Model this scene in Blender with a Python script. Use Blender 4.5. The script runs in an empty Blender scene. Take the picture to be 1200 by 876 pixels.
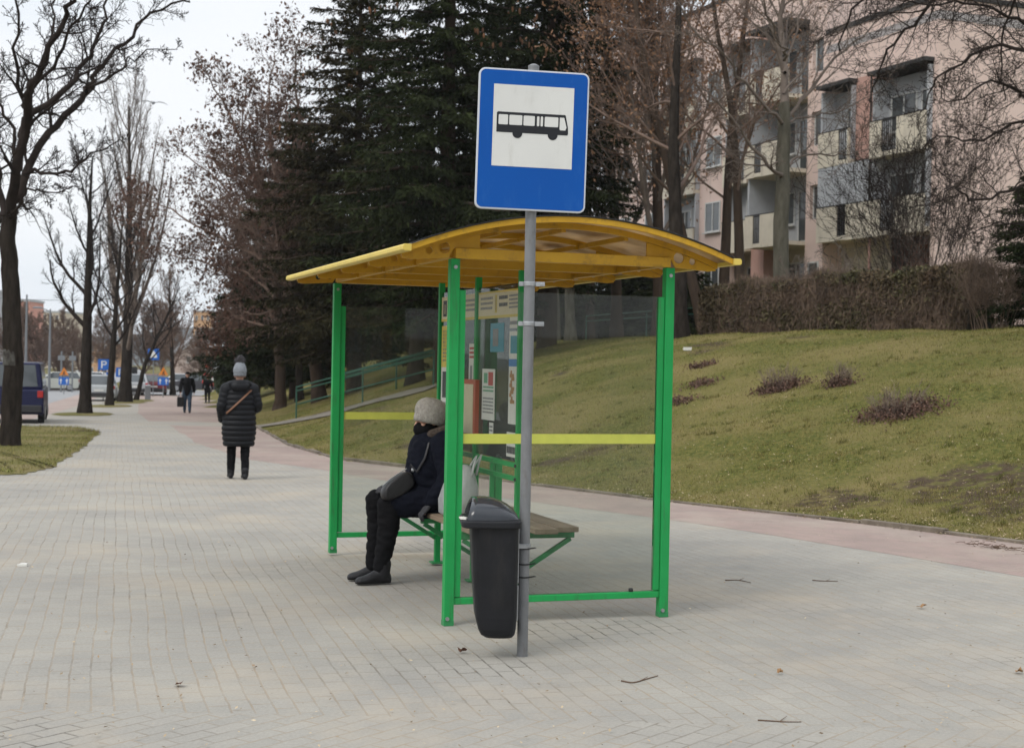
import bpy, bmesh, math, random
import numpy as np
from math import sin, cos, pi, radians, sqrt, atan2
from mathutils import Vector, Matrix

scene = bpy.context.scene
C = scene.collection

# ------------------------------------------------------------------ camera
F_PX, PITCH, ROLL, EYE = 1722.67, 0.0089, 0.0194, 1.6      # focal length in pixels of a 1200 px wide frame
FW = Vector((0, cos(PITCH), -sin(PITCH)))
_up = Vector((0, sin(PITCH), cos(PITCH)))
UP = _up * cos(ROLL) - Vector((1, 0, 0)) * sin(ROLL)
RT = Vector((1, 0, 0)) * cos(ROLL) + _up * sin(ROLL)
cam_d = bpy.data.cameras.new('camera')
cam = bpy.data.objects.new('camera', cam_d)
C.objects.link(cam)
m = Matrix((RT, UP, -FW)).transposed().to_4x4()
m.translation = Vector((0, 0, EYE))
cam.matrix_world = m
cam_d.sensor_width = 36.0
cam_d.sensor_fit = 'HORIZONTAL'
cam_d.lens = 36.0 * F_PX / 1200.0
cam_d.clip_start = 0.1
cam_d.clip_end = 3000
cam_d.dof.use_dof = True
cam_d.dof.focus_distance = 9.0
cam_d.dof.aperture_fstop = 5.0
scene.camera = cam

# ------------------------------------------------------------------ sky, sun, exposure
w = bpy.data.worlds.new('World')
scene.world = w
w.use_nodes = True
nt = w.node_tree
nt.nodes.clear()
SUN_EL, SUN_AZ = radians(46), radians(222)      # azimuth measured clockwise from +Y
sky = nt.nodes.new('ShaderNodeTexSky')
sky.sky_type = 'NISHITA'
sky.sun_disc = False
sky.sun_elevation = SUN_EL
sky.sun_rotation = SUN_AZ
sky.air_density = 1.0
sky.dust_density = 2.0
tc = nt.nodes.new('ShaderNodeTexCoord')
mp = nt.nodes.new('ShaderNodeMapping'); mp.inputs['Scale'].default_value = (1.2, 1.2, 4.0)
cl = nt.nodes.new('ShaderNodeTexNoise'); cl.inputs['Scale'].default_value = 1.6; cl.inputs['Detail'].default_value = 5
cl.inputs['Roughness'].default_value = 0.5
rp = nt.nodes.new('ShaderNodeValToRGB')
rp.color_ramp.elements[0].position = 0.30; rp.color_ramp.elements[0].color = (7.9, 8.6, 9.35, 1)
rp.color_ramp.elements[1].position = 0.62; rp.color_ramp.elements[1].color = (9.4, 9.6, 9.9, 1)
mx = nt.nodes.new('ShaderNodeMix'); mx.data_type = 'RGBA'; mx.inputs['Factor'].default_value = 0.90
bg = nt.nodes.new('ShaderNodeBackground'); bg.inputs['Strength'].default_value = 0.10
# an overcast sky is about twice as bright overhead as near the horizon
sx = nt.nodes.new('ShaderNodeSeparateXYZ')
el = nt.nodes.new('ShaderNodeMapRange'); el.interpolation_type = 'SMOOTHSTEP'
el.inputs['From Min'].default_value = 0.25; el.inputs['From Max'].default_value = 1.0; el.inputs['To Min'].default_value = 1.0; el.inputs['To Max'].default_value = 1.6
vm = nt.nodes.new('ShaderNodeVectorMath'); vm.operation = 'SCALE'
nt.links.new(tc.outputs['Generated'], sx.inputs['Vector']); nt.links.new(sx.outputs['Z'], el.inputs['Value'])
ow = nt.nodes.new('ShaderNodeOutputWorld')
nt.links.new(tc.outputs['Generated'], mp.inputs['Vector'])
nt.links.new(mp.outputs['Vector'], cl.inputs['Vector'])
nt.links.new(cl.outputs['Fac'], rp.inputs['Fac'])
nt.links.new(sky.outputs['Color'], mx.inputs['A'])
nt.links.new(rp.outputs['Color'], mx.inputs['B'])
nt.links.new(mx.outputs['Result'], vm.inputs[0]); nt.links.new(el.outputs['Result'], vm.inputs['Scale'])
nt.links.new(vm.outputs['Vector'], bg.inputs['Color'])
nt.links.new(bg.outputs['Background'], ow.inputs['Surface'])

sun_d = bpy.data.lights.new('sun', 'SUN')
sun_d.energy = 1.3
sun_d.angle = radians(24)
sun_d.color = (1.0, 0.96, 0.9)
sun = bpy.data.objects.new('sun', sun_d)
C.objects.link(sun)
sv = Vector((sin(SUN_AZ) * cos(SUN_EL), cos(SUN_AZ) * cos(SUN_EL), sin(SUN_EL)))
sun.rotation_euler = sv.to_track_quat('Z', 'Y').to_euler()
sun.location = sv * 60

scene.view_settings.view_transform = 'Standard'
scene.view_settings.look = 'None'
scene.view_settings.exposure = 0.15
scene.view_settings.gamma = 1.0
scene.render.engine = 'CYCLES'
scene.cycles.max_bounces = 8
scene.cycles.transparent_max_bounces = 16
scene.cycles.use_denoising = True

# ------------------------------------------------------------------ ground shape and pixel helpers
GY = np.array([-60, 0, 10, 14, 30, 50, 68, 75, 100, 160, 260, 1000.])
GZ = np.array([0, 0, 0, -0.04, -0.32, -0.66, -0.965, -1.05, -1.26, -1.75, -2.3, -4.0])
def base_z(y):
    return float(np.interp(y, GY, GZ))
def ray(px, py):
    return FW * F_PX + RT * (px - 600) - UP * (py - 438)
def at(px, py, Y):
    """point of the place that lies Y metres in front of the viewpoint along the ray through a photo pixel"""
    d = ray(px, py)
    return Vector((0, 0, EYE)) + d * (Y / d.y)
def G(px, py):
    """where the ray through a photo pixel meets the paved ground"""
    lo, hi = 3.0, 400.0
    for _ in range(60):
        mid = (lo + hi) / 2
        p = at(px, py, mid)
        if p.z > base_z(p.y): lo = mid
        else: hi = mid
    return at(px, py, lo)

# kerb line between paving and the grass bank
_k = [G(1200, 637), G(960, 607), G(785, 588), G(620, 568), G(480, 548), G(400, 539), G(340, 522), G(305, 503)]
KY = [-40.0, 0.0] + [p.y for p in _k] + [75.0, 104.0, 108.0, 180.0, 400.0]
KX = [36.0, 13.0] + [p.x for p in _k]
_sl = -0.222
KX += [KX[-1] + _sl * (75 - KY[9]), KX[-1] + _sl * (104 - KY[9])]
KX += [KX[-1] + 2, KX[-1] + 25, KX[-1] + 60]
KY = np.array(KY); KX = np.array(KX)
_yy = np.concatenate([np.arange(-40, 8, 1.0), np.arange(8, 60, .25), np.arange(60, 104, 1.0)])
_xx = np.interp(_yy, KY, KX)
_ker = np.exp(-np.linspace(-2, 2, 9) ** 2); _ker /= _ker.sum()
_xs = _xx.copy(); _xs[4:-4] = np.convolve(_xx, _ker, 'valid')
KERB = np.stack([_xs, _yy], 1)
def kerb_x(y):
    return float(np.interp(y, KERB[:, 1], KERB[:, 0]))
def kerb_dist(X, Y):
    """signed distance from the kerb line, positive on the bank side (arrays)"""
    X = np.asarray(X, float).ravel(); Y = np.asarray(Y, float).ravel()
    out = np.empty(len(X))
    for i in range(0, len(X), 4000):
        a = X[i:i + 4000, None] - KERB[None, :, 0]; b = Y[i:i + 4000, None] - KERB[None, :, 1]
        out[i:i + 4000] = np.sqrt((a * a + b * b).min(1))
    return np.where(X > np.interp(Y, KERB[:, 1], KERB[:, 0]), out, -out)
def vnoise(X, Y, s, seed=0):
    """smooth value noise, -1..1 (arrays)"""
    rs = np.random.RandomState(seed); T = rs.rand(128, 128) * 2 - 1
    x = np.asarray(X) / s + 1000; y = np.asarray(Y) / s + 1000
    xi = np.floor(x).astype(int); yi = np.floor(y).astype(int)
    fx = x - xi; fy = y - yi
    fx = fx * fx * (3 - 2 * fx); fy = fy * fy * (3 - 2 * fy)
    g = lambda a, b: T[a % 128, b % 128]
    return (g(xi, yi) * (1 - fx) + g(xi + 1, yi) * fx) * (1 - fy) + (g(xi, yi + 1) * (1 - fx) + g(xi + 1, yi + 1) * fx) * fy
def ground_z(X, Y):
    X = np.asarray(X, float); sh = X.shape
    x = X.ravel(); y = np.asarray(Y, float).ravel()
    b = np.interp(y, GY, GZ)
    d = kerb_dist(x, y)
    t = np.clip((d - 0.1) / 12.3, 0, 1)
    s = 0.25 * t * t * (3 - 2 * t) + 0.75 * np.sin(t * pi / 2) ** 1.15
    crest = 2.4 + np.clip(d - 12.3, 0, 25) * 0.05
    fade = np.clip((125 - y) / 20, 0, 1)
    z = b + (crest - b) * s * fade
    bump = (vnoise(x, y, 1.7, 1) * .05 + vnoise(x, y, .6, 2) * .018) * np.clip(d / 2, 0, 1)
    z = np.where(d > 0, z + bump + 0.01, b - 0.03)
    return z.reshape(sh)
def gz(x, y):
    return float(ground_z(np.array([x]), np.array([y]))[0])
def on_ground(px, Y, sink=0.0):
    """ground point under the column of pixel px at distance Y"""
    p = at(px, 430, Y)
    return Vector((p.x, p.y, gz(p.x, p.y) - sink))

# ------------------------------------------------------------------ materials
def mat(name, col, rough=0.7, var=0.0, scale=8.0, col2=None, bump=0.0, bscale=None, island=0.0, metal=0.0, spec=0.35, detail=6, coat=0.0, stretch=None, transl=0.0, wear=None):
    M = bpy.data.materials.new(name); M.use_nodes = True
    n = M.node_tree; b = n.nodes['Principled BSDF']
    b.inputs['Roughness'].default_value = rough
    b.inputs['Metallic'].default_value = metal
    b.inputs['Specular IOR Level'].default_value = spec
    b.inputs['Coat Weight'].default_value = coat
    c4 = (*col, 1)
    if col2 is None: col2 = tuple(x * (1 - var) for x in col)
    src = None
    tcn = n.nodes.new('ShaderNodeTexCoord')
    vec = tcn.outputs['Object']
    if stretch:
        mpn = n.nodes.new('ShaderNodeMapping'); mpn.inputs['Scale'].default_value = stretch
        n.links.new(vec, mpn.inputs['Vector']); vec = mpn.outputs['Vector']
    ns = n.nodes.new('ShaderNodeTexNoise'); ns.inputs['Scale'].default_value = scale; ns.inputs['Detail'].default_value = detail
    ns.inputs['Roughness'].default_value = .6
    n.links.new(vec, ns.inputs['Vector'])
    r = n.nodes.new('ShaderNodeValToRGB')
    r.color_ramp.elements[0].position = .33; r.color_ramp.elements[1].position = .67
    r.color_ramp.elements[0].color = (*col2, 1); r.color_ramp.elements[1].color = c4
    n.links.new(ns.outputs['Fac'], r.inputs['Fac']); src = r.outputs['Color']
    if wear:
        # grime and chips with a shape of their own: (colour, amount 0..1, scale, vertical stretch)
        wc, wa, wsc, wst = wear
        wm = n.nodes.new('ShaderNodeMapping'); wm.inputs['Scale'].default_value = (1, 1, wst); n.links.new(tcn.outputs['Object'], wm.inputs['Vector'])
        wn_ = n.nodes.new('ShaderNodeTexNoise'); wn_.inputs['Scale'].default_value = wsc; wn_.inputs['Detail'].default_value = 9; wn_.inputs['Roughness'].default_value = .7
        n.links.new(wm.outputs['Vector'], wn_.inputs['Vector'])
        wr = n.nodes.new('ShaderNodeValToRGB'); wr.color_ramp.elements[0].position = .54; wr.color_ramp.elements[0].color = (0, 0, 0, 1)
        wr.color_ramp.elements[1].position = .70; wr.color_ramp.elements[1].color = (wa, wa, wa, 1); n.links.new(wn_.outputs['Fac'], wr.inputs['Fac'])
        wx = n.nodes.new('ShaderNodeMix'); wx.data_type = 'RGBA'; n.links.new(wr.outputs['Color'], wx.inputs['Factor']); n.links.new(src, wx.inputs['A']); wx.inputs['B'].default_value = (*wc, 1)
        src = wx.outputs['Result']
    if island > 0:
        g = n.nodes.new('ShaderNodeNewGeometry')
        mr = n.nodes.new('ShaderNodeMapRange'); mr.inputs['To Min'].default_value = 1 - island; mr.inputs['To Max'].default_value = 1 + island
        n.links.new(g.outputs['Random Per Island'], mr.inputs['Value'])
        mm = n.nodes.new('ShaderNodeVectorMath'); mm.operation = 'SCALE'
        n.links.new(src, mm.inputs[0]); n.links.new(mr.outputs['Result'], mm.inputs['Scale']); src = mm.outputs['Vector']
    n.links.new(src, b.inputs['Base Color'])
    if bump > 0:
        nb = n.nodes.new('ShaderNodeTexNoise'); nb.inputs['Scale'].default_value = bscale or scale * 4; nb.inputs['Detail'].default_value = 6
        n.links.new(vec, nb.inputs['Vector'])
        bn = n.nodes.new('ShaderNodeBump'); bn.inputs['Strength'].default_value = bump; bn.inputs['Distance'].default_value = .02
        n.links.new(nb.outputs['Fac'], bn.inputs['Height']); n.links.new(bn.outputs['Normal'], b.inputs['Normal'])
    if transl > 0:
        t = n.nodes.new('ShaderNodeBsdfTranslucent'); n.links.new(src, t.inputs['Color'])
        ms = n.nodes.new('ShaderNodeMixShader'); ms.inputs['Fac'].default_value = transl
        n.links.new(b.outputs['BSDF'], ms.inputs[1]); n.links.new(t.outputs['BSDF'], ms.inputs[2])
        n.links.new(ms.outputs['Shader'], n.nodes['Material Output'].inputs['Surface'])
    return M

def glass_mat(name, tint=(.93, .96, .94), dust=.05, dustcol=(.55, .55, .52), rough=.02, ior=1.5):
    """thin dusty pane: see-through with Fresnel reflection and a little diffuse dirt"""
    M = bpy.data.materials.new(name); M.use_nodes = True
    n = M.node_tree; n.nodes.remove(n.nodes['Principled BSDF'])
    tr = n.nodes.new('ShaderNodeBsdfTransparent'); tr.inputs['Color'].default_value = (*tint, 1)
    gl = n.nodes.new('ShaderNodeBsdfGlossy'); gl.inputs['Roughness'].default_value = rough
    fr = n.nodes.new('ShaderNodeFresnel'); fr.inputs['IOR'].default_value = ior
    m1 = n.nodes.new('ShaderNodeMixShader')
    n.links.new(fr.outputs['Fac'], m1.inputs['Fac']); n.links.new(tr.outputs['BSDF'], m1.inputs[1]); n.links.new(gl.outputs['BSDF'], m1.inputs[2])
    df = n.nodes.new('ShaderNodeBsdfDiffuse'); df.inputs['Color'].default_value = (*dustcol, 1)
    tcn = n.nodes.new('ShaderNodeTexCoord')
    ns = n.nodes.new('ShaderNodeTexNoise'); ns.inputs['Scale'].default_value = 4; ns.inputs['Detail'].default_value = 8
    n.links.new(tcn.outputs['Object'], ns.inputs['Vector'])
    mr = n.nodes.new('ShaderNodeMapRange'); mr.inputs['From Min'].default_value = .3; mr.inputs['From Max'].default_value = .7
    mr.inputs['To Min'].default_value = dust * .5; mr.inputs['To Max'].default_value = dust * 1.6
    n.links.new(ns.outputs['Fac'], mr.inputs['Value'])
    m2 = n.nodes.new('ShaderNodeMixShader')
    n.links.new(mr.outputs['Result'], m2.inputs['Fac']); n.links.new(m1.outputs['Shader'], m2.inputs[1]); n.links.new(df.outputs['BSDF'], m2.inputs[2])
    n.links.new(m2.outputs['Shader'], n.nodes['Material Output'].inputs['Surface'])
    return M

def emit_mat(name, col, s):
    M = bpy.data.materials.new(name); M.use_nodes = True
    b = M.node_tree.nodes['Principled BSDF']
    b.inputs['Base Color'].default_value = (*col, 1)
    b.inputs['Emission Color'].default_value = (*col, 1); b.inputs['Emission Strength'].default_value = s
    return M

# ------------------------------------------------------------------ mesh builder
class MB:
    def __init__(s): s.v = []; s.f = []
    def add(s, vs, fs):
        o = len(s.v); s.v.extend([tuple(x) for x in vs]); s.f.extend([tuple(i + o for i in f) for f in fs])
    def box(s, c, size, rz=0.0, rot=None):
        hx, hy, hz = size[0] / 2, size[1] / 2, size[2] / 2
        R = rot if rot is not None else Matrix.Rotation(rz, 3, 'Z')
        vs = [Vector(c) + R @ Vector((x * hx, y * hy, z * hz)) for x, y, z in
              [(-1,-1,-1),(1,-1,-1),(1,1,-1),(-1,1,-1),(-1,-1,1),(1,-1,1),(1,1,1),(-1,1,1)]]
        s.add(vs, [(0,3,2,1),(4,5,6,7),(0,1,5,4),(1,2,6,5),(2,3,7,6),(3,0,4,7)]); return s
    def box2(s, x0, x1, y0, y1, z0, z1):
        return s.box(((x0+x1)/2, (y0+y1)/2, (z0+z1)/2), (x1-x0, y1-y0, z1-z0))
    def bar(s, p0, p1, wd, ht, up=(0, 0, 1)):
        p0 = Vector(p0); p1 = Vector(p1); d = (p1 - p0); L = d.length; d.normalize()
        u = Vector(up)
        if abs(d.dot(u)) > .99: u = Vector((1, 0, 0))
        x = d.cross(u).normalized(); z = x.cross(d)
        R = Matrix((x, d, z)).transposed()
        return s.box((p0 + p1) / 2, (wd, L, ht), rot=R)
    def tube(s, pts, rad, n=8, cap=True, flat=1.0):
        pts = [Vector(p) for p in pts]
        if not hasattr(rad, '__len__'): rad = [rad] * len(pts)
        o = len(s.v); k = len(pts); ref = None; vs = []; fs = []
        for i, p in enumerate(pts):
            t = (pts[min(i + 1, k - 1)] - pts[max(i - 1, 0)]).normalized()
            if ref is None:
                ref = Vector((0, 0, 1)) if abs(t.z) < .9 else Vector((1, 0, 0))
            u = t.cross(ref).normalized(); v = u.cross(t).normalized(); ref = v
            for j in range(n):
                a = 2 * pi * j / n
                vs.append(p + u * (cos(a) * rad[i]) + v * (sin(a) * rad[i] * flat))
        for i in range(k - 1):
            for j in range(n):
                fs.append((i*n+j, i*n+(j+1) % n, (i+1)*n+(j+1) % n, (i+1)*n+j))
        if cap:
            fs.append(tuple(range(n))[::-1]); fs.append(tuple((k-1)*n+j for j in range(n)))
        s.add(vs, fs); return s
    def cyl(s, c, r, h, n=20, r2=None):
        c = Vector(c); return s.tube([c, c + Vector((0, 0, h))], [r, r if r2 is None else r2], n)
    def prism(s, poly, a, b, plane='xz'):
        """polygon in a plane extruded between a and b along the third axis"""
        n = len(poly)
        def P(u, v, w_):
            return (u, w_, v) if plane == 'xz' else ((w_, u, v) if plane == 'yz' else (u, v, w_))
        vs = [P(u, v, a) for u, v in poly] + [P(u, v, b) for u, v in poly]
        fs = [tuple(range(n))[::-1], tuple(range(n, 2*n))] + [(i, (i+1) % n, n + (i+1) % n, n + i) for i in range(n)]
        s.add(vs, fs); return s
    def lathe(s, prof, n=24, c=(0, 0, 0), sy=1.0):
        vs = []; fs = []; k = len(prof)
        for r, z in prof:
            for j in range(n):
                a = 2*pi*j/n; vs.append((c[0]+r*cos(a), c[1]+r*sin(a)*sy, c[2]+z))
        for i in range(k-1):
            for j in range(n):
                fs.append((i*n+j, i*n+(j+1) % n, (i+1)*n+(j+1) % n, (i+1)*n+j))
        fs.append(tuple(range(n))[::-1]); fs.append(tuple((k-1)*n+j for j in range(n)))
        s.add(vs, fs); return s
    def ell(s, c, r, n=16, m_=10, rot=None):
        vs = []; fs = []
        R = rot or Matrix.Identity(3)
        for i in range(m_+1):
            t = pi*i/m_
            for j in range(n):
                a = 2*pi*j/n
                vs.append(Vector(c) + R @ Vector((r[0]*sin(t)*cos(a), r[1]*sin(t)*sin(a), r[2]*cos(t))))
        for i in range(m_):
            for j in range(n):
                fs.append((i*n+j, (i+1)*n+j, (i+1)*n+(j+1) % n, i*n+(j+1) % n))
        s.add(vs, fs); return s
    def loft(s, rings, cap=True):
        """rings: lists of equal length of points"""
        n = len(rings[0]); vs = [p for r in rings for p in r]; fs = []
        for i in range(len(rings)-1):
            for j in range(n):
                fs.append((i*n+j, i*n+(j+1) % n, (i+1)*n+(j+1) % n, (i+1)*n+j))
        if cap:
            fs.append(tuple(range(n))[::-1]); fs.append(tuple((len(rings)-1)*n+j for j in range(n)))
        s.add(vs, fs); return s
    def mesh(s, name):
        me = bpy.data.meshes.new(name); me.from_pydata(s.v, [], s.f)
        bm = bmesh.new(); bm.from_mesh(me)
        bmesh.ops.remove_doubles(bm, verts=bm.verts, dist=1e-6)
        bmesh.ops.recalc_face_normals(bm, faces=bm.faces)
        bm.to_mesh(me); bm.free()
        return me
    def build(s, name, M, parent=None, smooth=False, bevel=0.0, kind=None, label=None, segs=2):
        me = s.mesh(name)
        return link_mesh(name, me, M, parent, smooth, bevel, kind, label, segs)

def link_mesh(name, me, M, parent=None, smooth=False, bevel=0.0, kind=None, label=None, segs=2):
    for x in (M if isinstance(M, (list, tuple)) else [M]):
        if x: me.materials.append(x)
    o = bpy.data.objects.new(name, me); C.objects.link(o)
    if smooth: me.polygons.foreach_set('use_smooth', [True] * len(me.polygons))
    if bevel > 0:
        b = o.modifiers.new('bevel', 'BEVEL'); b.width = bevel; b.segments = segs; b.limit_method = 'ANGLE'; b.angle_limit = radians(35)
        b.harden_normals = False
    if parent: o.parent = parent
    if kind: o['kind'] = kind
    if label: o['label'] = label
    return o

def raw_mesh(name, verts, faces_flat, n_per):
    """fast mesh of uniform n-gons from numpy arrays"""
    me = bpy.data.meshes.new(name)
    nf = len(faces_flat) // n_per
    me.vertices.add(len(verts)); me.vertices.foreach_set('co', np.asarray(verts, np.float32).ravel())
    me.loops.add(len(faces_flat)); me.loops.foreach_set('vertex_index', np.asarray(faces_flat, np.int32))
    me.polygons.add(nf)
    me.polygons.foreach_set('loop_start', np.arange(0, nf * n_per, n_per, dtype=np.int32))
    me.update(calc_edges=True)
    return me

def thing(name, label, cat, loc=(0, 0, 0), rz=0.0, group=None):
    o = bpy.data.objects.new(name, None); C.objects.link(o)
    o.empty_display_size = .2
    o.location = loc; o.rotation_euler = (0, 0, rz)
    o['label'] = label; o['category'] = cat
    if group: o['group'] = group
    return o
def tag(o, label, cat, group=None):
    o['label'] = label; o['category'] = cat
    if group: o['group'] = group
    return o
def dup(root, loc, rz, label, group=None):
    r = root.copy(); C.objects.link(r); r.location = loc; r.rotation_euler = (0, 0, rz); r['label'] = label
    if group: r['group'] = group
    for ch in list(root.children):
        c = ch.copy(); C.objects.link(c); c.parent = r
        for g in list(ch.children):
            d = g.copy(); C.objects.link(d); d.parent = c
    return r
# ------------------------------------------------------------------ ground materials
def bankpoint(px, py):
    """where the ray through a photo pixel meets the grass bank"""
    lo, hi = 12.0, 60.0
    Ys = np.linspace(lo, hi, 400); P_ = [at(px, py, y) for y in Ys]
    Z_ = ground_z(np.array([p.x for p in P_]), np.array([p.y for p in P_]))
    for p, z in zip(P_, Z_):
        if z > p.z: return Vector((p.x, p.y, float(z)))
    return p
SOIL = [(bankpoint(978, 588), .50), (bankpoint(1120, 572), .62), (bankpoint(1168, 592), .45), (bankpoint(1192, 566), .6), (bankpoint(1075, 568), .28), (bankpoint(1240, 580), .9), (bankpoint(1150, 553), .35)]

def ground_material(name, a, b, c, patch=(.10, .075, .05), spots=()):
    M = bpy.data.materials.new(name); M.use_nodes = True
    n = M.node_tree; bs = n.nodes['Principled BSDF']; bs.inputs['Roughness'].default_value = .95; bs.inputs['Specular IOR Level'].default_value = .03
    tcn = n.nodes.new('ShaderNodeTexCoord')
    def noise(sc, det=6):
        x = n.nodes.new('ShaderNodeTexNoise'); x.inputs['Scale'].default_value = sc; x.inputs['Detail'].default_value = det
        n.links.new(tcn.outputs['Object'], x.inputs['Vector']); return x.outputs['Fac']
    def ramp(f, p0, c0, p1, c1):
        r = n.nodes.new('ShaderNodeValToRGB'); r.color_ramp.elements[0].position = p0; r.color_ramp.elements[0].color = (*c0, 1)
        r.color_ramp.elements[1].position = p1; r.color_ramp.elements[1].color = (*c1, 1); n.links.new(f, r.inputs['Fac']); return r.outputs['Color']
    def mix(f, A, B):
        x = n.nodes.new('ShaderNodeMix'); x.data_type = 'RGBA'; n.links.new(f, x.inputs['Factor']); n.links.new(A, x.inputs['A']); n.links.new(B, x.inputs['B']); return x.outputs['Result']
    c1 = ramp(noise(14, 8), .35, a, .65, b)
    c2 = ramp(noise(45, 4), .4, c, .6, b)
    m1 = mix(ramp(noise(.5, 5), .42, (0, 0, 0), .6, (1, 1, 1)), c1, c2)
    cp = ramp(noise(30, 4), .3, tuple(x * .6 for x in patch), .7, patch)
    m2 = mix(ramp(noise(.34, 7), .62, (0, 0, 0), .68, (1, 1, 1)), m1, cp)
    for q, rad in spots:
        dn = n.nodes.new('ShaderNodeVectorMath'); dn.operation = 'DISTANCE'; n.links.new(tcn.outputs['Object'], dn.inputs[0]); dn.inputs[1].default_value = tuple(q)
        ns_ = n.nodes.new('ShaderNodeMath'); ns_.operation = 'MULTIPLY_ADD'; n.links.new(noise(2.2, 8), ns_.inputs[0]); ns_.inputs[1].default_value = -1.7 * rad; n.links.new(dn.outputs['Value'], ns_.inputs[2])
        ml_ = n.nodes.new('ShaderNodeMath'); ml_.operation = 'MULTIPLY'; L1 = ramp(ns_.outputs['Value'], -.25 * rad, (1, 1, 1), .5 * rad, (0, 0, 0))
        n.links.new(L1, ml_.inputs[0]); n.links.new(ramp(noise(6, 8), .40, (.12, .12, .12), .56, (1, 1, 1)), ml_.inputs[1])
        m2 = mix(ml_.outputs['Value'], m2, cp)
    n.links.new(m2, bs.inputs['Base Color'])
    bn = n.nodes.new('ShaderNodeBump'); bn.inputs['Strength'].default_value = .8; bn.inputs['Distance'].default_value = .05
    n.links.new(noise(25, 8), bn.inputs['Height']); n.links.new(bn.outputs['Normal'], bs.inputs['Normal'])
    return M

def paver_material(name, ca, cb, joint, joint_dark, sand, rz, bw=.20, bh=.10, border=True, sand_amt=.6, grime=()):
    M = bpy.data.materials.new(name); M.use_nodes = True
    n = M.node_tree; bs = n.nodes['Principled BSDF']; bs.inputs['Roughness'].default_value = .88; bs.inputs['Specular IOR Level'].default_value = .25
    L = n.links.new
    tcn = n.nodes.new('ShaderNodeTexCoord'); P = tcn.outputs['Object']
    def noise(sc, det=6, rough=.6, src=None):
        x = n.nodes.new('ShaderNodeTexNoise'); x.inputs['Scale'].default_value = sc; x.inputs['Detail'].default_value = det; x.inputs['Roughness'].default_value = rough
        L(src or P, x.inputs['Vector']); return x
    def ramp(f, p0, c0, p1, c1):
        r = n.nodes.new('ShaderNodeValToRGB'); r.color_ramp.elements[0].position = p0; r.color_ramp.elements[0].color = (*c0, 1)
        r.color_ramp.elements[1].position = p1; r.color_ramp.elements[1].color = (*c1, 1); L(f, r.inputs['Fac']); return r.outputs['Color']
    def mix(f, A, B, mode='MIX'):
        x = n.nodes.new('ShaderNodeMix'); x.data_type = 'RGBA'; x.blend_type = mode
        if isinstance(f, float): x.inputs['Factor'].default_value = f
        else: L(f, x.inputs['Factor'])
        for s_, v in (('A', A), ('B', B)):
            if isinstance(v, tuple): x.inputs[s_].default_value = (*v, 1)
            else: L(v, x.inputs[s_])
        return x.outputs['Result']
    # settle and wander of the rows
    nz = noise(.35, 2)
    vs = n.nodes.new('ShaderNodeVectorMath'); vs.operation = 'SUBTRACT'; L(nz.outputs['Color'], vs.inputs[0]); vs.inputs[1].default_value = (.5, .5, .5)
    sc = n.nodes.new('ShaderNodeVectorMath'); sc.operation = 'SCALE'; sc.inputs['Scale'].default_value = .13; L(vs.outputs['Vector'], sc.inputs[0])
    nz2 = noise(9, 2)
    vs2 = n.nodes.new('ShaderNodeVectorMath'); vs2.operation = 'SUBTRACT'; L(nz2.outputs['Color'], vs2.inputs[0]); vs2.inputs[1].default_value = (.5, .5, .5)
    sc2 = n.nodes.new('ShaderNodeVectorMath'); sc2.operation = 'SCALE'; sc2.inputs['Scale'].default_value = .014; L(vs2.outputs['Vector'], sc2.inputs[0])
    ad0 = n.nodes.new('ShaderNodeVectorMath'); ad0.operation = 'ADD'; L(sc.outputs['Vector'], ad0.inputs[0]); L(sc2.outputs['Vector'], ad0.inputs[1])
    ad = n.nodes.new('ShaderNodeVectorMath'); ad.operation = 'ADD'; L(P, ad.inputs[0]); L(ad0.outputs['Vector'], ad.inputs[1])
    def bricks(ang):
        mpn = n.nodes.new('ShaderNodeMapping'); mpn.inputs['Rotation'].default_value = (0, 0, ang); L(ad.outputs['Vector'], mpn.inputs['Vector'])
        b = n.nodes.new('ShaderNodeTexBrick'); b.inputs['Scale'].default_value = 1.0
        b.inputs['Brick Width'].default_value = bw; b.inputs['Row Height'].default_value = bh
        b.inputs['Mortar Size'].default_value = .0062; b.inputs['Mortar Smooth'].default_value = .35; b.offset = .5
        b.inputs['Color1'].default_value = (*ca, 1); b.inputs['Color2'].default_value = (*cb, 1)
        b.inputs['Mortar'].default_value = (*[(p + q) * .485 for p, q in zip(ca, cb)], 1); b.inputs['Bias'].default_value = 0
        L(mpn.outputs['Vector'], b.inputs['Vector']); return b
    b1 = bricks(rz)
    col, fac = b1.outputs['Color'], b1.outputs['Fac']
    if border:
        b2 = bricks(rz + radians(52))
        sp = n.nodes.new('ShaderNodeSeparateXYZ'); L(ad.outputs['Vector'], sp.inputs['Vector'])
        lt = n.nodes.new('ShaderNodeMath'); lt.operation = 'LESS_THAN'; lt.inputs[1].default_value = 6.55; L(sp.outputs['Y'], lt.inputs[0])
        col = mix(lt.outputs['Value'], b1.outputs['Color'], b2.outputs['Color'])
        mf = n.nodes.new('ShaderNodeMix'); L(lt.outputs['Value'], mf.inputs['Factor']); L(b1.outputs['Fac'], mf.inputs['A']); L(b2.outputs['Fac'], mf.inputs['B'])
        fac = mf.outputs['Result']
    grain = ramp(noise(60, 6, .7).outputs['Fac'], .3, (.84, .84, .84), .7, (1.1, 1.1, 1.1))
    col = mix(1.0, col, grain, 'MULTIPLY')
    big = ramp(noise(.8, 6).outputs['Fac'], .3, (.86, .86, .87), .7, (1.1, 1.09, 1.06))
    col = mix(1.0, col, big, 'MULTIPLY')
    jc = mix(ramp(noise(.9, 4).outputs['Fac'], .50, (0, 0, 0), .62, (1, 1, 1)), joint, joint_dark)
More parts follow.
